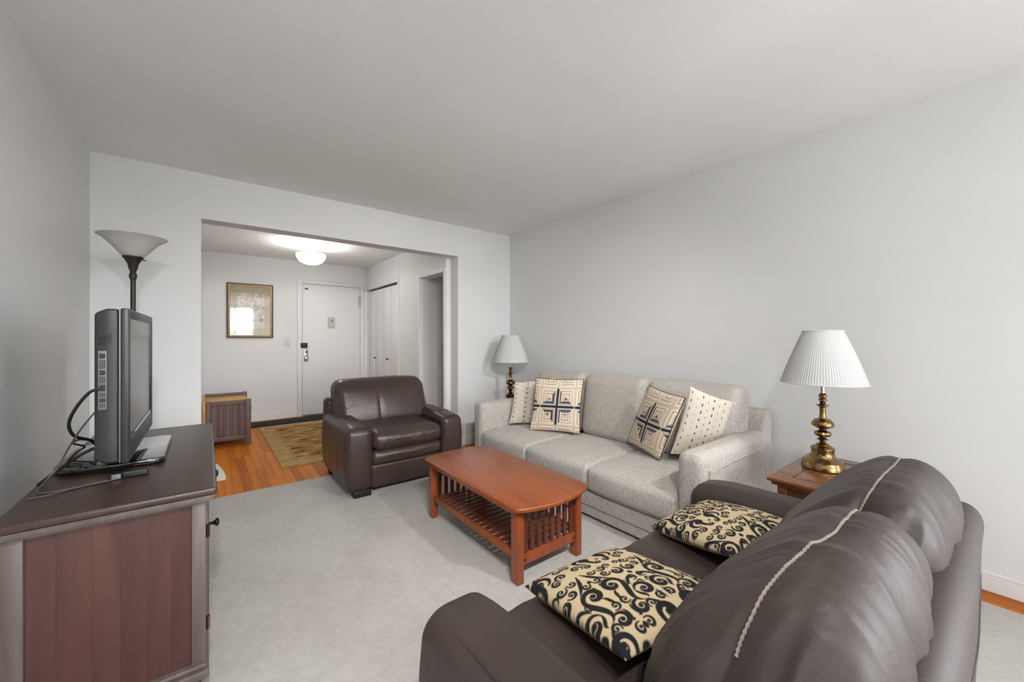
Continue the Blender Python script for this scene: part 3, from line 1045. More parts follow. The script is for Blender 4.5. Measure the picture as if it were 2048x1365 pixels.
def lvback(seed, drop):
    def d(P, N, half):
        P = P.copy()
        Q = P + seed
        up = np.clip(N[:, 2], 0, 1)
        xr = P[:, 0] / half[0]
        # long soft folds across the cushion, stretched over the crest
        wv = 0.03 * np.stack([vnoise(Q, (7, 7, 7)), 0 * xr, 0 * xr], 1)
        w1 = 1 - 2 * np.abs(2 * vnoise(Q + wv, (13, 2.0, 2.0)))
        w2 = 1 - 2 * np.abs(2 * vnoise(Q + wv, (30, 4.5, 4.5)))
        w3 = 1 - 2 * np.abs(2 * vnoise(Q, (60, 14, 14)))
        ys = seam_y(xr, drop)
        near_seam = np.exp(-((P[:, 1] - ys) / 0.11) ** 2)
        seam = np.exp(-((P[:, 1] - ys) / 0.022) ** 2) * (up > 0.3)
        dd = 0.008 * w1 + 0.0042 * w2 * (0.35 + 0.65 * near_seam) + 0.0012 * w3 * near_seam - 0.007 * seam + 0.012 * 2 * vnoise(Q, (4, 4, 4))
        # gathered corners at the ends of the seam
        e = np.clip((np.abs(xr) - 0.66) / 0.34, 0, 1)
        dd += -0.034 * e ** 1.6 * np.exp(-((P[:, 1] - ys) / 0.05) ** 2) * up
        dd += 0.010 * e * (1 - 2 * np.abs(2 * vnoise(Q, (8, 24, 11))))
        P = P + N * dd[:, None]
        t = np.clip((P[:, 2] / half[2] + 0.35) / 1.35, 0, 1)
        P[:, 1] = np.where(P[:, 1] > 0, P[:, 1] * (1 - 0.30 * t), P[:, 1] * 0.74)
        P[:, 1] -= 0.05 * (P[:, 2] / half[2])
        P[:, 2] -= drop * np.clip((-xr - 0.25) / 0.75, 0, 1) ** 1.5 * (P[:, 2] > -0.1)
        return P
    return d
shc, shh, shr, shb = (1.21, 0.148, 0.385), (0.745, 0.085, 0.325), (0.06, 0.05, 0.07), (0, 0.012, 0.0)
def shd(P, N, h):
    P = P.copy()
    P[:, 1] -= 0.02 * P[:, 2] / h[2]
    return P + N * (0.004 * 2 * vnoise(P + 4, (5, 5, 5)))[:, None]
shell = obj('back_shell', *rbox(shc, shh, shr, (30, 3, 14), 6, shb, shd), M['leather'], lv)
wl = [(0.62 if k_ == 0 else -0.62, -0.085, z_) for k_ in (0,) for z_ in np.linspace(-0.3, 0.08, 12)]
wl += [(0.62 - 0.10 * (1 - math.cos(a_)), -0.085, 0.08 + 0.09 * math.sin(a_)) for a_ in np.linspace(0.1, math.pi / 2, 8)]
wl += [(x_, -0.085, 0.17) for x_ in np.linspace(0.50, -0.50, 20)]
wl += [(-0.62 + 0.10 * (1 - math.cos(a_)), -0.085, 0.08 + 0.09 * math.sin(a_)) for a_ in np.linspace(math.pi / 2, 0.1, 8)]
wl += [(-0.62, -0.085, z_) for z_ in np.linspace(0.08, -0.3, 12)]
obj('welt', *tube(on_surface(wl, shc, shh, shr, shb, shd, 0.0005), 0.0028, 6), M['welt'], shell)
for xc, hx, sd, dr_ in ((0.925, 0.315, 2.0, 0.07), (1.525, 0.300, 6.0, 0.015)):
    c, half, r, bu = (xc, 0.255, 0.635), (hx, 0.190, 0.200), (0.12, 0.165, 0.16), (0.03, 0.02, 0.03)
    df = lvback(sd, dr_)
    b = obj('back_cushion', *rbox(c, half, r, (90, 12, 14), 14, bu, df), M['leather'], lv, sharp=None)
    n = 90
    line = on_surface([(x_, float(seam_y(x_ / hx, dr_)), half[2]) for x_ in np.linspace(-hx * 0.95, hx * 0.95, n)], c, half, r, bu, df, 0.0015)
    obj('seam', *tube(line, lambda t: 0.0026 * (1 + 0.3 * math.sin(t * 420)), 6, 4), M['seam'], b)
for fx in (0.53, 1.885):
    for fy in (0.16, 0.88):
        obj('foot', *box(fx - 0.05, fx + 0.05, fy - 0.045, fy + 0.045, 0.0145, 0.07, 0.006), M['black'], lv)

# scroll print: spirals and tapered strokes in a mirrored repeat
def scroll_strokes():
    st = []
    def spiral(cx, cy, R, turns, a0, d, w0, w1, tail=None):
        n = 46
        for k in range(n):
            t = k / (n - 1)
            r_ = R * (1 - t) ** 0.85 + 0.008
            a = a0 + d * 2 * math.pi * turns * t
            w = w0 * (math.sin(math.pi * min(1, t * 1.15 + 0.08)) ** 0.7) + (w1 * max(0, (t - 0.8) / 0.2) if w1 else 0)
            st.append((cx + r_ * math.cos(a), cy + r_ * math.sin(a), max(w * 1.08, 0.010)))
    def bez(p0, p1, p2, p3, w0, wm, w1):
        n = 40
        for k in range(n):
            t = k / (n - 1)
            b = [(1 - t) ** 3, 3 * t * (1 - t) ** 2, 3 * t * t * (1 - t), t ** 3]
            q = [sum(b[i] * pp[j] for i, pp in enumerate((p0, p1, p2, p3))) for j in (0, 1)]
            w = w0 * (1 - t) + w1 * t + (wm - (w0 + w1) / 2) * math.sin(math.pi * t)
            st.append((q[0], q[1], w * 1.08))
    # one half of the motif (0..0.5), mirrored below
    spiral(0.17, 0.28, 0.115, 1.35, -1.2, 1, 0.034, 0.030)
    spiral(0.36, 0.46, 0.085, 1.3, 2.2, -1, 0.026, 0.024)
    spiral(0.13, 0.62, 0.10, 1.3, 0.4, 1, 0.030, 0.028)
    spiral(0.36, 0.87, 0.11, 1.35, 3.4, -1, 0.034, 0.030)
    spiral(0.10, 1.05, 0.075, 1.25, 1.9, 1, 0.024, 0.022)
    spiral(0.38, 0.14, 0.07, 1.25, -2.2, -1, 0.020, 0.022)
    spiral(0.20, 1.22, 0.06, 1.2, 0.2, -1, 0.018, 0.018)
    bez((0.03, 0.05), (0.25, 0.10), (0.02, 0.35), (0.27, 0.50), 0.008, 0.030, 0.008)
    bez((0.27, 0.50), (0.45, 0.60), (0.12, 0.80), (0.28, 0.98), 0.008, 0.032, 0.008)
    bez((0.28, 0.98), (0.40, 1.10), (0.42, 1.15), (0.47, 1.28), 0.008, 0.024, 0.008)
    bez((0.03, 0.80), (0.10, 0.90), (0.16, 0.85), (0.20, 0.74), 0.006, 0.022, 0.006)
    bez((0.48, 0.62), (0.42, 0.70), (0.46, 0.74), (0.40, 0.78), 0.006, 0.020, 0.006)
    bez((0.03, 0.40), (0.03, 0.46), (0.06, 0.48), (0.04, 0.54), 0.004, 0.018, 0.004)
    spiral(0.27, 0.08, 0.055, 1.2, 0.9, 1, 0.018, 0.018)
    spiral(0.44, 0.30, 0.05, 1.1, 1.2, 1, 0.016, 0.016)
    spiral(0.24, 0.43, 0.05, 1.1, -0.6, 1, 0.016, 0.016)
    spiral(0.43, 0.62, 0.05, 1.15, 4.0, 1, 0.016, 0.016)
    spiral(0.07, 0.45, 0.05, 1.1, 2.4, -1, 0.016, 0.016)
    spiral(0.24, 0.80, 0.045, 1.1, 2.0, 1, 0.014, 0.014)
    spiral(0.08, 0.84, 0.05, 1.1, 5.0, -1, 0.016, 0.016)
    spiral(0.24, 1.09, 0.055, 1.2, 3.3, 1, 0.018, 0.018)
    spiral(0.42, 1.05, 0.05, 1.1, 0.3, -1, 0.016, 0.016)
    spiral(0.35, 1.22, 0.05, 1.1, 2.8, 1, 0.016, 0.016)
    spiral(0.08, 1.22, 0.05, 1.1, -1.0, 1, 0.016, 0.016)
    spiral(0.07, 0.10, 0.05, 1.1, 1.0, -1, 0.016, 0.016)
    bez((0.47, 0.40), (0.40, 0.36), (0.50, 0.50), (0.44, 0.54), 0.006, 0.018, 0.006)
    bez((0.20, 0.50), (0.16, 0.54), (0.26, 0.56), (0.24, 0.66), 0.006, 0.020, 0.006)
    bez((0.02, 0.70), (0.06, 0.74), (0.02, 0.76), (0.10, 0.74), 0.006, 0.016, 0.006)
    bez((0.44, 0.98), (0.48, 0.94), (0.40, 0.92), (0.46, 0.84), 0.006, 0.018, 0.006)
    for (cx, cy, s) in ((0.5, 0.30, 0.030), (0.0, 0.93, 0.03), (0.5, 1.08, 0.026), (0.0, 0.18, 0.024)):
        st.append((cx, cy, s)); st.append((cx, cy + s * 0.7, s * 0.5)); st.append((cx, cy - s * 0.7, s * 0.5))
    a = np.array(st)
    m = a.copy(); m[:, 0] = 1 - m[:, 0]
    return np.concatenate([a, m])
_SC = scroll_strokes()
def pat_scroll(off, rep):
    def f(u, v):
        pu = (u * rep + off[0]) % 1.0
        pv = (v * rep + off[1]) % 1.3
        best = np.full(u.shape, 9.0)
        for (sx, sy, w) in _SC:
            dx = np.abs(pu - sx); dx = np.minimum(dx, 1 - dx)
            dy = np.abs(pv - sy); dy = np.minimum(dy, 1.3 - dy)
            best = np.minimum(best, np.sqrt(dx * dx + dy * dy) - w)
        k = np.clip(0.5 - best / 0.012, 0, 1)[:, None]
        cream, ink = L3(196, 176, 142), L3(36, 36, 38)
        return cream * (1 - k) + ink * k
    return f
G2 = 'scroll print cushions on the loveseat'
pillow('scatter_cushion', 'cream and black scroll print cushion lying on the near loveseat seat', 'cushion',
       ((0.72, 0.515, 0.53), (1.13, 0.465, 0.53), (1.165, 0.875, 0.475), (0.775, 0.925, 0.465)), 0.105, pat_scroll((0.1, 0.2), 1.6), 300, group=G2, pinch=0.03, back=L3(150, 130, 100))
pillow('scatter_cushion', 'cream and black scroll print cushion propped against the far loveseat arm', 'cushion',
       ((1.33, 0.555, 0.53), (1.72, 0.47, 0.545), (1.79, 0.845, 0.495), (1.425, 0.905, 0.46)), 0.105, pat_scroll((0.55, 0.8), 1.6), 240, group=G2, pinch=0.03, back=L3(150, 130, 100))

# ------------------------------------------------------------------ end tables and their brass lamps
def end_table(label, x0, x1, y0, y1, ztop, zf, full=True):
    t = thing('end_table', label, 'end table', ((x0 + x1) / 2, (y0 + y1) / 2, 0), 'wooden end tables beside the sofa')
    top = obj('tabletop', *box(x0, x1, y0, y1, ztop - 0.018, ztop, 0.006), M['walnut'], t)
    obj('top_moulding', *box(x0 + 0.014, x1 - 0.014, y0 + 0.014, y1 - 0.014, ztop - 0.036, ztop - 0.0185, 0.007), M['walnut'], t)
    # inlaid border line
    b = 0.085
    g = MB()
    for (a0, a1, b0, b1) in ((x0 + b, x1 - b, y0 + b, y0 + b + 0.005), (x0 + b, x1 - b, y1 - b - 0.005, y1 - b), (x0 + b, x0 + b + 0.005, y0 + b, y1 - b), (x1 - b - 0.005, x1 - b, y0 + b, y1 - b)):
        g.add(box(a0, a1, b0, b1, ztop - 0.001, ztop + 0.0008))
    g.obj('inlay_line', M['inlay'], top)
    for lx in (x0 + 0.035, x1 - 0.075):
        for ly in (y0 + 0.035, y1 - 0.075):
            z0 = zf if lx < 2.8 else min(zf, 0.0005) if lx > 2.83 else zf
            obj('leg', *box(lx, lx + 0.04, ly, ly + 0.04, z0, ztop - 0.0365, 0.005), M['walnut'], t)
    obj('apron', *box(x0 + 0.045, x0 + 0.06, y0 + 0.0755, y1 - 0.0755, ztop - 0.15, ztop - 0.037, 0.003), M['walnut'], t)
    obj('apron', *box(x1 - 0.06, x1 - 0.045, y0 + 0.0755, y1 - 0.0755, ztop - 0.15, ztop - 0.037, 0.003), M['walnut'], t)
    obj('apron', *box(x0 + 0.0755, x1 - 0.0755, y1 - 0.06, y1 - 0.045, ztop - 0.15, ztop - 0.037, 0.003), M['walnut'], t)
    obj('apron', *box(x0 + 0.0755, x1 - 0.0755, y0 + 0.045, y0 + 0.06, ztop - 0.15, ztop - 0.037, 0.003), M['walnut'], t)
    obj('shelf', *box(x0 + 0.04, x1 - 0.04, y0 + 0.04, y1 - 0.04, 0.16, 0.178, 0.003), M['walnut'], t)
    return t
end_table('walnut end table with inlaid border beside the near sofa arm', 2.16, 2.81, 0.27, 0.735, 0.555, 0.0145)
end_table('wooden end table in the corner behind the far sofa arm', 2.46, 2.97, 3.20, 3.80, 0.468, 0.0145)

lathe_ = lathe
def table_lamp(label, x, y, z, rt, rb, sc=1.0):
    def lathe(prof, *a, **k):
        return lathe_(([(r_ * sc, z_ * sc) for r_, z_ in prof]), *a, **k)
    t = thing('table_lamp', label, 'table lamp', (x, y, z), 'pleated brass table lamps')
    c = (x, y, z + 0.0005)
    base = [(0.088, 0.0), (0.092, 0.004), (0.092, 0.022), (0.088, 0.028), (0.086, 0.040), (0.066, 0.054), (0.056, 0.060), (0.050, 0.072), (0.048, 0.092), (0.052, 0.100), (0.051, 0.108), (0.036, 0.118), (0.026, 0.122)]
    obj('base', *lathe(base, c, 40), M['brass'], t)
    stem = [(0.026, 0.122), (0.027, 0.126), (0.013, 0.134), (0.012, 0.142), (0.024, 0.148), (0.024, 0.152), (0.013, 0.158), (0.013, 0.163), (0.032, 0.170), (0.038, 0.180), (0.034, 0.190), (0.015, 0.198), (0.014, 0.206), (0.030, 0.210), (0.046, 0.220), (0.049, 0.230), (0.044, 0.242), (0.036, 0.250), (0.037, 0.254), (0.020, 0.258), (0.015, 0.266), (0.0135, 0.290), (0.0145, 0.318), (0.027, 0.326), (0.027, 0.330), (0.011, 0.335), (0.011, 0.348), (0.021, 0.353), (0.020, 0.357), (0.012, 0.361), (0.018, 0.372), (0.018, 0.380), (0.011, 0.390)]
    s = obj('stem', *lathe(stem, c, 32), M['brass'], t)
    for z0, r0 in ((0.138, 0.0125), (0.1605, 0.0135), (0.202, 0.015), (0.3415, 0.0115)):
        obj('dark_collar', *lathe([(r0, z0 - 0.006), (r0 + 0.0012, z0), (r0, z0 + 0.006)], c, 24, False), M['brassdk'], s)
    obj('neck', *lathe([(0.0095, 0.389), (0.0095, 0.47)], c, 20), M['silver'], t)
    n = 288
    def pleat(k, i):
        return (0.0032 if k % 3 == 0 else -0.0016) * (0.55 + 0.45 * i / 8)
    prof = []
    zt, zb = 0.715 * sc, 0.445 * sc
    for i in range(9):
        q = i / 8
        prof.append((rt + (rb - rt) * (q + 0.045 * math.sin(math.pi * q)), zt + (zb - zt) * q))
    v, f = lathe_(prof, c, n, False, pleat)
    prof2 = [(r_ - 0.004, z_) for r_, z_ in prof]
    v2, f2 = lathe_(prof2, c, 48, False)
    sh = obj('shade', *(lambda m: (m.v, m.f))(MB().add((v, f)).add((v2, [q[::-1] for q in f2]))), M['shade'], t, sharp=None)
    for zz, rr in ((zt, rt), (zb, rb)):
        ring = [(c[0] + (rr + 0.001) * math.cos(a), c[1] + (rr + 0.001) * math.sin(a), c[2] + zz) for a in np.linspace(0, 2 * math.pi, 64, endpoint=False)]
        obj('shade_rim', *tube(ring, 0.0035, 6, 0, True), M['shade'], sh)
    for k in range(3):
        a = k * 2 * math.pi / 3
        obj('spider', *tube([(c[0], c[1], c[2] + zt - 0.01), (c[0] + rt * math.cos(a), c[1] + rt * math.sin(a), c[2] + zt - 0.002)], 0.0015, 5), M['brassdk'], sh)
    obj('finial', *lathe([(0.008, 0.69), (0.006, 0.696), (0.009, 0.702), (0.004, 0.710), (0.0, 0.712)], c, 16), M['brassdk'], t)
    obj('lamp_rod', *lathe([(0.003, 0.46), (0.003, 0.705)], c, 8), M['brassdk'], t)
    return t
table_lamp('brass table lamp with white pleated shade on the near end table', 2.53, 0.60, 0.555, 0.083, 0.180)
l2 = table_lamp('brass table lamp with white pleated shade in the far corner behind the sofa', 2.725, 3.50, 0.468, 0.096, 0.203, 1.11)
obj('lamp_cord', *tube([(2.70, 3.48, 0.60), (2.64, 3.44, 0.71), (2.615, 3.42, 0.79), (2.65, 3.44, 0.835), (2.70, 3.48, 0.81)], 0.0025, 6, 6), M['brassdk'], l2)

# ------------------------------------------------------------------ dark console cabinet
KX0, KX1, KY0, KY1, KZ = -0.455, 0.03, 1.64, 2.90, 0.735
cn = thing('console_cabinet', 'dark stained wooden console cabinet along the left wall under the television', 'cabinet', (-0.21, 2.27, 0))
obj('top', *box(KX0, KX1, KY0, KY1, KZ - 0.026, KZ, 0.009, 4), M['consoletop'], cn)
# cove moulding below the top
mo = MB()
for k in range(5):
    q = k / 5
    s_ = 0.036 * (1 - math.cos(q * math.pi / 2)) + 0.006
    z1_ = KZ - 0.0262 - 0.006 * k
    mo.add(box(KX0 + s_, KX1 - s_, KY0 + s_, KY1 - s_, z1_ - 0.0065, z1_, 0.001, 1))
mo.obj('top_moulding', M['consoleframe'], cn)
BX0, BX1, BY0, BY1, BZ0, BZ1 = KX0 + 0.012, KX1 - 0.03, KY0 + 0.042, KY1 - 0.042, 0.135, KZ - 0.0575
for (px0, px1) in ((BX0, BX0 + 0.045), (BX1 - 0.038, BX1)):
    for (py0, py1) in ((BY0, BY0 + 0.045), (BY1 - 0.045, BY1)):
        obj('post', *box(px0, px1, py0, py1, BZ0, BZ1, 0.003), M['consoleframe'], cn)
# each end is a recessed panel of glued staves
for yy in (BY0 + 0.013, BY1 - 0.027):
    sp0 = obj('side_panel', *box(BX0 + 0.0455, BX1 - 0.0385, yy + 0.002, yy + 0.012, BZ0, BZ1), M['consoleside'], cn, smooth=False)
    cuts = [0, 0.16, 0.36, 0.53, 0.70, 0.86, 1.0]
    L_ = BX1 - 0.0385 - BX0 - 0.0455
    for k in range(6):
        fr_ = yy if yy < 2 else yy + 0.012
        obj('stave', *box(BX0 + 0.0455 + cuts[k] * L_ + 0.0002, BX0 + 0.0455 + cuts[k + 1] * L_ - 0.0002, min(fr_, fr_ + 0.002), max(fr_, fr_ + 0.002) - 0.0001, BZ0, BZ1), M['stave'], sp0, smooth=False)
obj('back_panel', *box(BX0 + 0.004, BX0 + 0.012, BY0 + 0.0455, BY1 - 0.0455, BZ0, BZ1), M['consoleside'], cn, smooth=False)
bp = MB().add(box(BX0 - 0.006, BX1 + 0.008, BY0 - 0.016, BY1 + 0.016, 0.088, 0.117, 0.005)).add(box(BX0 - 0.002, BX1 + 0.003, BY0 - 0.006, BY1 + 0.006, 0.1165, 0.1355, 0.008))
bp.obj('plinth', M['consoleframe'], cn)
for (px0, px1) in ((BX0, BX0 + 0.10), (BX1 - 0.11, BX1 - 0.012)):
    for (py0, py1) in ((BY0, BY0 + 0.06), (BY1 - 0.06, BY1)):
        obj('foot', *box(px0, px1, py0, py1, 0.0145, 0.0885, 0.008), M['consoleside'], cn)
# front with doors and drawers, facing the room
KN = lathe([(0.0, 0.0), (0.006, 0.0005), (0.006, 0.014), (0.009, 0.022), (0.0155, 0.027), (0.016, 0.032), (0.010, 0.037), (0.0, 0.038)], (0, 0, 0), 20)
def cknob(x, y, z, par):
    obj('knob', [(x + p[2], y + p[0], z + p[1]) for p in KN[0]], KN[1], M['darkmetal'], par)
FX0, FX1 = BX1 - 0.012, BX1 + 0.006
fy0, fy1 = BY0 + 0.047, BY1 - 0.047
d3 = (fy1 - fy0) / 3
for k in (0, 2):
    a, b = fy0 + k * d3 + 0.002, fy0 + (k + 1) * d3 - 0.002
    dr = obj('door', *box(FX0, FX1, a, b, BZ0 + 0.003, BZ1 - 0.003, 0.003), M['consoleframe'], cn)
    obj('door_panel', *box(FX1 - 0.006, FX1 + 0.002, a + 0.055, b - 0.055, BZ0 + 0.06, BZ1 - 0.06, 0.001), M['consoleside'], dr)
    cknob(FX1 + 0.0005, (b - 0.03) if k == 0 else (a + 0.03), 0.46, dr)
    for hz in (0.22, 0.54):
        yy = a - 0.003 if k == 0 else b + 0.003
        obj('hinge', *lathe([(0.006, 0), (0.006, 0.045)], (FX1 - 0.001, yy, hz), 12), M['brass'], dr)
a, b = fy0 + d3 + 0.002, fy0 + 2 * d3 - 0.002
dw = obj('drawer', *box(FX0, FX1, a, b, BZ1 - 0.13, BZ1 - 0.003, 0.003), M['consoleframe'], cn)
cknob(FX1 + 0.0005, (a + b) / 2 - 0.06, BZ1 - 0.055, dw)
dr = obj('door', *box(FX0, FX1, a, b, BZ0 + 0.003, BZ1 - 0.136, 0.003), M['consoleframe'], cn)
obj('door_panel', *box(FX1 - 0.006, FX1 + 0.002, a + 0.055, b - 0.055, BZ0 + 0.06, BZ1 - 0.19, 0.001), M['consoleside'], dr)

# ------------------------------------------------------------------ television on its stand
tv = thing('television', 'grey flat screen television with glossy black stand on the dark console', 'television', (-0.25, 2.31, KZ))
TX, TY0, TY1, TZ0, TZ1 = -0.215, 1.935, 2.695, 0.79, 1.34
bez = MB()
fb = 0.034
bez.add(box(TX - 0.022, TX, TY0, TY0 + fb, TZ0, TZ1, 0.005)).add(box(TX - 0.022, TX, TY1 - fb, TY1, TZ0, TZ1, 0.005))
bez.add(box(TX - 0.022, TX, TY0 + fb - 0.002, TY1 - fb + 0.002, TZ1 - fb, TZ1, 0.005)).add(box(TX - 0.022, TX, TY0 + fb - 0.002, TY1 - fb + 0.002, TZ0, TZ0 + 0.075, 0.005))
bez.obj('bezel', M['tvbody'], tv)
obj('screen', *box(TX - 0.02, TX - 0.006, TY0 + fb - 0.003, TY1 - fb + 0.003, TZ0 + 0.07, TZ1 - fb + 0.003), M['tvscreen'], tv, smooth=False)
ib = MB()
ib.add(box(TX - 0.0055, TX - 0.003, TY1 - fb - 0.012, TY1 - fb - 0.001, TZ0 + 0.076, TZ1 - fb - 0.001)).add(box(TX - 0.0055, TX - 0.003, TY0 + fb, TY1 - fb - 0.012, TZ0 + 0.076, TZ0 + 0.084))
ib.obj('inner_bezel', M['tvblack'], tv, smooth=False)
obj('bezel_strip', *box(TX - 0.027, TX - 0.0225, TY0 + 0.003, TY1 - 0.003, TZ0 + 0.003, TZ1 - 0.003, 0.001), M['tvtrim'], tv)
def tvb(P, N, half):
    P = P.copy()
    bk = np.clip(-P[:, 0] / half[0], 0, 1)
    P[:, 1] *= 1 - 0.02 * bk
    P[:, 2] = P[:, 2] * (1 - 0.06 * bk)
    return P
hs = obj('housing', *rbox((TX - 0.058, (TY0 + TY1) / 2, (TZ0 + TZ1) / 2), (0.031, (TY1 - TY0) / 2 - 0.004, (TZ1 - TZ0) / 2 - 0.003), 0.010, (3, 8, 8), 3, (0.004, 0, 0), tvb), M['tvbody'], tv)
obj('rear_bulge', *rbox((TX - 0.10, 2.315, 1.05), (0.02, 0.17, 0.17), 0.012, 4, 3), M['tvbody'], tv)
pp = obj('port_panel', *box(TX - 0.078, TX - 0.056, TY0 + 0.0005, TY0 + 0.006, 0.985, 1.19, 0.002), M['tvport'], tv)
pz = 1.18
for k, hh in enumerate((0.016, 0.03, 0.016, 0.022, 0.022, 0.014, 0.012, 0.012)):
    obj('port', *box(TX - 0.074, TX - 0.060, TY0 - 0.0015, TY0 + 0.002, pz - hh, pz, 0.001, 1), M['tvblack'] if k % 2 == 0 else M['cableg'], pp)
    pz -= hh + 0.006
v = MB()
for k in range(6):
    v.add(box(TX - 0.080, TX - 0.045, TY0 - 0.0005, TY0 + 0.004, 1.215 + k * 0.006, 1.218 + k * 0.006))
v.obj('vent', M['tvblack'], tv, smooth=False)
bo = []
for (sx, sy, a0) in ((1, 1, 0), (-1, 1, 90), (-1, -1, 180), (1, -1, 270)):
    for k in range(6):
        a = math.radians(a0 + k * 18)
        rx_, ry_ = (0.03, 0.03) if sx > 0 else (0.09, 0.09)
        bo.append((-0.285 + sx * (0.155 - rx_) + rx_ * math.cos(a), 2.31 + sy * (0.235 - ry_) + ry_ * math.sin(a)))
obj('stand_base', *prism(bo, KZ + 0.006, KZ + 0.024, 0.004, 2), M['tvblack'], tv)
obj('base_foot', *prism([(-0.285 + (x_ + 0.285) * 0.9, 2.31 + (y_ - 2.31) * 0.9) for x_, y_ in bo], KZ + 0.0005, KZ + 0.0062), M['cable'], tv)
obj('stand_neck', *rbox((TX - 0.05, 2.31, KZ + 0.06), (0.03, 0.14, 0.045), 0.012, 3, 3), M['tvblack'], tv)
obj('stand_socket', *rbox((TX - 0.105, 2.20, KZ + 0.05), (0.02, 0.03, 0.028), 0.01, 2, 3), M['nickel'], tv)

# cables hanging behind the set
def cable(label, pts, r, mat='cable'):
    p0 = pts[-1]
    tag(obj('cable', *tube(pts, r, 8, 8), M[mat], org=p0), label, 'cable')
tz = KZ + 0.004
cable('thick black cable looping from the side ports of the television', [(-0.282, 1.932, 1.06), (-0.31, 1.93, 1.05), (-0.345, 1.95, 1.00), (-0.37, 1.99, 0.94), (-0.365, 2.03, 0.89), (-0.335, 2.08, 0.86), (-0.325, 2.12, 0.83)], 0.005)
cable('thin grey cable running down to the console top in a wide curve', [(-0.30, 1.94, 0.98), (-0.335, 1.96, 0.925), (-0.37, 2.0, 0.86), (-0.40, 2.01, 0.79), (-0.425, 1.98, tz + 0.012), (-0.425, 1.92, tz), (-0.39, 1.895, tz), (-0.33, 1.91, tz), (-0.27, 1.935, tz)], 0.003, 'cableg')
cable('bundled black cords lying across the back of the television stand', [(-0.33, 2.12, 0.82), (-0.36, 2.12, 0.805), (-0.385, 2.10, 0.787), (-0.40, 2.07, 0.775), (-0.425, 2.04, 0.755), (-0.44, 2.00, tz + 0.004)], 0.006)
cable('small looped black cord lying on the glossy television stand', [(-0.335, 2.16, 0.84), (-0.37, 2.14, 0.855), (-0.385, 2.13, 0.845), (-0.36, 2.15, 0.825), (-0.385, 2.2, 0.80), (-0.405, 2.18, 0.775), (-0.40, 2.14, KZ + 0.030), (-0.36, 2.11, KZ + 0.030), (-0.33, 2.13, KZ + 0.030), (-0.37, 2.17, KZ + 0.030), (-0.40, 2.20, KZ + 0.030)], 0.0035)
cable('flat grey wire trailing over the console towards the wall', [(-0.235, 1.935, tz), (-0.29, 1.92, tz), (-0.34, 1.90, tz), (-0.38, 1.87, tz), (-0.43, 1.86, tz)], 0.002, 'cableg')
ad = thing('cable_adapter', 'small dark plug adapter with a grey connector lying on the console', 'adapter', (-0.215, 1.95, KZ))
obj('body', *rbox((-0.20, 1.957, KZ + 0.012), (0.035, 0.018, 0.011), 0.005, 2, 2), M['cable'], ad)
obj('connector', *rbox((-0.248, 1.94, KZ + 0.011), (0.012, 0.010, 0.008), 0.002, 1, 2), M['tvtrim'], ad)

# ------------------------------------------------------------------ torchiere floor lamp
fp = (-0.35, 3.30, 0.0)
tl = thing('floor_lamp', 'dark bronze torchiere floor lamp with frosted glass bowl behind the television', 'floor lamp', fp)
obj('base', *lathe([(0.13, 0.0145), (0.132, 0.022), (0.12, 0.034), (0.05, 0.045), (0.02, 0.06), (0.014, 0.08)], fp, 40), M['bronze'], tl)
obj('pole', *lathe([(0.0125, 0.078), (0.0125, 0.8), (0.015, 0.805), (0.015, 0.83), (0.0125, 0.835), (0.0125, 1.585)], fp, 20), M['bronze'], tl)
obj('knuckle', *lathe([(0.0125, 1.585), (0.014, 1.592), (0.019, 1.605), (0.0185, 1.622), (0.013, 1.636), (0.016, 1.644), (0.018, 1.648)], fp, 24), M['bronze'], tl)
obj('cup', *lathe([(0.018, 1.648), (0.021, 1.66), (0.028, 1.69), (0.042, 1.715), (0.05, 1.724), (0.05, 1.73), (0.046, 1.731), (0.02, 1.70)], fp, 32), M['bronze'], tl)
sp_ = [(0.044, 1.729), (0.052, 1.735), (0.068, 1.752), (0.088, 1.780), (0.115, 1.812), (0.140, 1.834), (0.158, 1.845), (0.162, 1.848), (0.160, 1.850), (0.155, 1.848), (0.137, 1.838), (0.111, 1.816), (0.084, 1.784), (0.064, 1.756), (0.04, 1.737), (0.0, 1.735)]
obj('glass_shade', *lathe(sp_, fp, 56, False), M['frost'], tl)
obj('switch_knob', *tube([(fp[0] + 0.04, fp[1] - 0.02, 1.712), (fp[0] + 0.062, fp[1] - 0.028, 1.708)], 0.003, 8), M['bronze'], tl)

# ------------------------------------------------------------------ slatted storage bench in the entry
bn = thing('storage_bench', 'dark brown slatted storage bench with pale wooden seat by the entry wall', 'bench', (0.19, 5.72, 0))
NX0, NX1, NY0, NY1 = -0.035, 0.412, 5.42, 6.02
def bench_end(y0, y1, zt):
    for a, b in ((NX0 + 0.03, NX0 + 0.075), (NX1 - 0.045, NX1)):
        obj('post', *box(a, b, y0, y1 + 0.01, 0.001, zt, 0.004), M['benchw'], bn)
    obj('end_rail', *box(NX0 + 0.0755, NX1 - 0.0455, y0 + 0.002, y1, zt - 0.055, zt - 0.004, 0.003), M['benchw'], bn)
    obj('end_rail', *box(NX0 + 0.0755, NX1 - 0.0455, y0 + 0.002, y1, 0.075, 0.125, 0.003), M['benchw'], bn)
    n = 5
    wd = (NX1 - NX0 - 0.121) / n
    for k in range(n):
        a = NX0 + 0.0755 + k * wd
        obj('slat', *box(a + 0.003, a + wd - 0.016, y0 + 0.006, y1 - 0.003, 0.1255, zt - 0.0555, 0.003, 1), M['benchw'], bn)
        obj('batten', *box(a + wd - 0.0155, a + wd + 0.0025, y0 + 0.016, y1 - 0.003, 0.1255, zt - 0.0555, 0.002, 1), M['benchw'], bn)
bench_end(NY0, NY0 + 0.025, 0.528)
bench_end(NY1 - 0.025, NY1, 0.55)
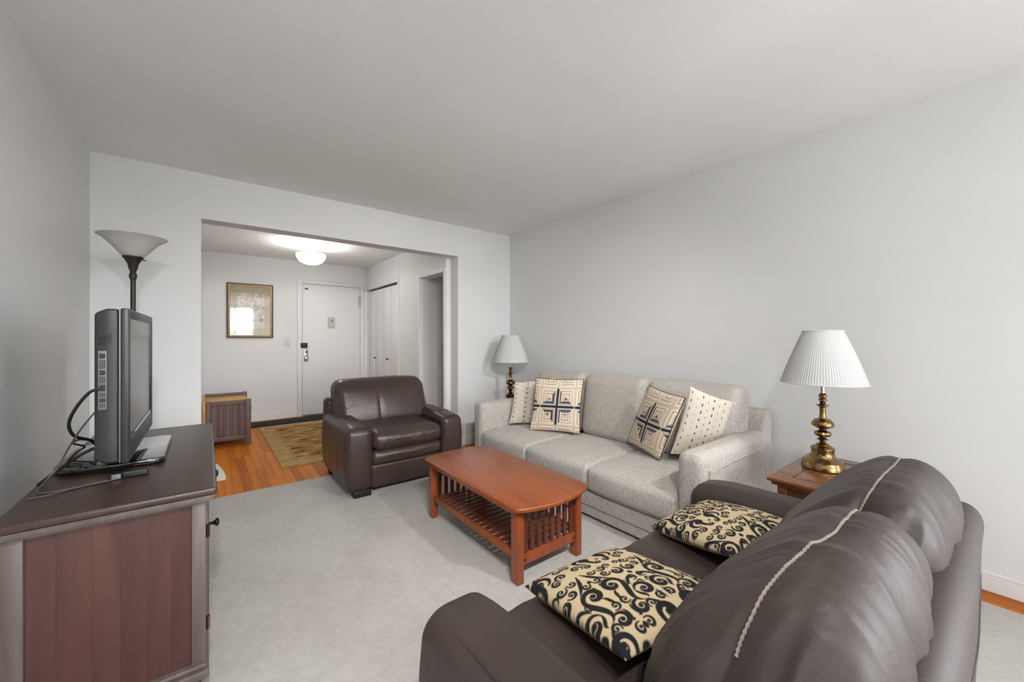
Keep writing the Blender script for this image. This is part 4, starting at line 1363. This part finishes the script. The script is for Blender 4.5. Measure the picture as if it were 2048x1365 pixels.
obj('seat', *box(NX0 + 0.032, NX1 - 0.02, NY0 + 0.026, NY1 - 0.026, 0.49, 0.51, 0.003), M['benchseat'], bn)
obj('back_board', *box(NX0 + 0.004, NX0 + 0.0295, NY0, NY1, 0.10, 0.545, 0.004), M['benchseat'], bn)
obj('body', *box(NX0 + 0.04, NX1 - 0.03, NY0 + 0.027, NY1 - 0.027, 0.08, 0.4895), M['benchw'], bn, smooth=False)
for a, b in ((NY0 + 0.03, 5.715), (5.725, NY1 - 0.03)):
    dd = obj('drawer', *box(NX1 - 0.03, NX1 - 0.012, a, b, 0.10, 0.48, 0.003), M['benchw'], bn)
    kv, kf = lathe([(0.0, 0.0), (0.006, 0.001), (0.006, 0.014), (0.013, 0.022), (0.013, 0.027), (0.0, 0.03)], (0, 0, 0), 14)
    obj('knob', [(NX1 - 0.012 + p[2], (a + b) / 2 + p[0], 0.40 + p[1]) for p in kv], kf, M['darkmetal'], dd)

# ------------------------------------------------------------------ rugs on the entry floor
rg = thing('entry_rug', 'tan and brown patterned area rug on the entry hall floor', 'rug', (1.3, 5.3, 0))
RX0, RX1, RY0, RY1 = 0.565, 2.06, 4.225, 6.33
obj('border', *box(RX0, RX1, RY0, RY1, 0.0005, 0.009, 0.003), M['rugborder'], rg)
obj('field', *box(RX0 + 0.17, RX1 - 0.17, RY0 + 0.2, RY1 - 0.2, 0.0085, 0.0105, 0.001), M['rugfield'], rg)
ln = MB()
for (a, b, c_, d_) in ((RX0 + 0.145, RX0 + 0.157, RY0 + 0.17, RY1 - 0.17), (RX1 - 0.157, RX1 - 0.145, RY0 + 0.17, RY1 - 0.17), (RX0 + 0.157, RX1 - 0.157, RY0 + 0.17, RY0 + 0.182), (RX0 + 0.157, RX1 - 0.157, RY1 - 0.182, RY1 - 0.17)):
    ln.add(box(a, b, c_, d_, 0.0086, 0.0098))
ln.obj('border_line', M['rugline'], rg)
tag(obj('door_mat', *box(0.42, 1.98, 6.36, 6.76, 0.0005, 0.008, 0.003), M['mat'], org=(1.2, 6.56, 0)), 'long black door mat lying before the white entry door', 'door mat')
def wm():
    pts = [(-0.06, 4.19), (0.135, 4.19), (0.14, 4.25), (0.132, 4.40), (0.115, 4.58), (0.09, 4.72), (0.06, 4.76), (-0.06, 4.76)]
    return pts
tag(obj('white_mat', *prism(wm(), 0.0005, 0.016, 0.006, 2), M['whitemat'], org=(0.03, 4.47, 0)), 'small off-white cloth mat on the wooden floor behind the console', 'mat')

# ------------------------------------------------------------------ framed print in the entry
pc = thing('framed_picture', 'gilt framed print behind glass on the entry back wall', 'picture', (0.515, EY1, 1.235))
PX0, PX1, PZ0, PZ1 = 0.232, 0.797, 1.235, 2.025
py = EY1 - 0.028
fr = MB()
e = 0.012
fr.add(box(PX0, PX0 + e, py, EY1 - 0.001, PZ0, PZ1, 0.002)).add(box(PX1 - e, PX1, py, EY1 - 0.001, PZ0, PZ1, 0.002)).add(box(PX0 + e, PX1 - e, py, EY1 - 0.001, PZ1 - e, PZ1, 0.002)).add(box(PX0 + e, PX1 - e, py, EY1 - 0.001, PZ0, PZ0 + e, 0.002))
f1 = fr.obj('frame', M['frdark'], pc)
fr = MB()
g0, g1 = e + 0.0005, e + 0.026
fr.add(box(PX0 + g0, PX0 + g1, py + 0.004, EY1 - 0.003, PZ0 + g0, PZ1 - g0, 0.002)).add(box(PX1 - g1, PX1 - g0, py + 0.004, EY1 - 0.003, PZ0 + g0, PZ1 - g0, 0.002)).add(box(PX0 + g1, PX1 - g1, py + 0.004, EY1 - 0.003, PZ1 - g1, PZ1 - g0, 0.002)).add(box(PX0 + g1, PX1 - g1, py + 0.004, EY1 - 0.003, PZ0 + g0, PZ0 + g1, 0.002))
fr.obj('gilt_liner', M['goldfr'], f1)
obj('mat_board', *box(PX0 + g1, PX1 - g1, EY1 - 0.010, EY1 - 0.006, PZ0 + g1, PZ1 - g1), M['matb'], pc, smooth=False)
t_ = NT('faded_print')
n1 = t_.noise(t_.coord((14, 14, 9)), 2.0, 5, 0.65, 0.6)
t_.l(t_.ramp(n1, [(0.36, S(120, 118, 108)), (0.5, S(206, 196, 180)), (0.7, S(226, 210, 190))]), t_.b.inputs['Base Color'])
obj('print', *box(PX0 + 0.125, PX1 - 0.11, EY1 - 0.0115, EY1 - 0.0101, PZ0 + 0.14, PZ1 - 0.14), t_.m, pc, smooth=False)
obj('glass', *box(PX0 + g1 - 0.002, PX1 - g1 + 0.002, EY1 - 0.020, EY1 - 0.018, PZ0 + g1 - 0.002, PZ1 - g1 + 0.002), M['picglass'], pc, smooth=False)

# ------------------------------------------------------------------ glowing bowl lights
def ceiling_light(label, x, y, zc, watts, sc=1.0):
    cp = (x, y, 0)
    t = thing('ceiling_light', label, 'ceiling light', (x, y, zc))
    obj('canopy', *lathe([(0.0, zc - 0.022), (0.055, zc - 0.02), (0.066, zc - 0.010), (0.068, zc - 0.0005)], cp, 32), M['nickel'], t)
    for k in range(3):
        a = math.radians(20 + 120 * k)
        ca, sa = math.cos(a), math.sin(a)
        obj('arm', *tube([(x + 0.022 * ca, y + 0.022 * sa, zc - 0.018), (x + 0.024 * ca, y + 0.024 * sa, zc - 0.06), (x + 0.04 * ca, y + 0.04 * sa, zc - 0.10), (x + 0.07 * ca, y + 0.07 * sa, zc - 0.15)], 0.004, 8, 6), M['nickel'], t)
    obj('stem', *lathe([(0.006, zc - 0.27), (0.006, zc - 0.02)], cp, 12), M['nickel'], t)
    br = []
    for k in range(15):
        q = k / 14 * math.pi / 2
        br.append((0.171 * sc * math.sin(q) ** 0.85 if k else 0.0, zc - 0.268 + 0.128 * (1 - math.cos(q))))
    obj('glass_bowl', *lathe(br + [(0.167 * sc, zc - 0.139)] + [(max(r_ - 0.006, 0), z_ + 0.004) for r_, z_ in br[::-1]], cp, 56, False), M['bowl'], t)
    obj('finial', *lathe([(0.0, zc - 0.284), (0.010, zc - 0.280), (0.013, zc - 0.272), (0.006, zc - 0.266)], cp, 16), M['nickel'], t)
    b = bpy.data.lights.new('bulb', 'POINT')
    b.energy = watts
    b.color = (1.0, 0.99, 0.975)
    b.shadow_soft_size = 0.03
    bo_ = bpy.data.objects.new('bulb', b)
    COL.objects.link(bo_)
    bo_.parent = t
    bo_.location = (0.03, 0.03, -0.155)
ceiling_light('glowing white glass bowl light hanging from the entry ceiling', 1.06, 5.52, EH, 2.5)

# added unseen fill: ceiling track with three spots brightening floor and sofa
trk = thing('fill_track', 'added ceiling track with three fill spots, unseen behind the camera', 'added fill light', (0.9, -0.5, H))
obj('track', *box(-0.2, 2.0, -0.52, -0.48, H - 0.025, H - 0.0005, 0.003), M['plastic'], trk)
for hx, aim in ((-0.05, (0.7, 3.0, 0.0)), (0.3, (1.8, 2.7, 0.2)), (1.8, (1.7, 3.4, 0.3))):
    p = Vector((hx, -0.5, H - 0.10))
    d = (Vector(aim) - p).normalized()
    obj('stem', *lathe([(0.008, H - 0.09), (0.008, H - 0.024)], (hx, -0.5, 0), 12), M['plastic'], trk)
    a = d.cross(Vector((0, 0, 1))).normalized()
    b = d.cross(a)
    v, f = lathe([(0.02, -0.09), (0.045, -0.085), (0.06, -0.03), (0.062, 0.05), (0.058, 0.05), (0.055, -0.03), (0.0, -0.06)], (0, 0, 0), 28)
    head = obj('fill_head', [tuple(p + a * q[0] + b * q[1] + d * q[2]) for q in v], f, M['plastic'], trk)
    sp_l = bpy.data.lights.new('fill_spot', 'SPOT')
    sp_l.energy = FILL_W
    sp_l.color = (1.0, 0.99, 0.98)
    sp_l.spot_size = math.radians(82)
    sp_l.spot_blend = 1.0
    sp_l.shadow_soft_size = 0.05
    so = bpy.data.objects.new('fill_spot', sp_l)
    COL.objects.link(so)
    so.parent = trk
    so.location = p + d * 0.055 - Vector((0.9, -0.5, H))
    so.rotation_euler = d.to_track_quat('-Z', 'Y').to_euler()
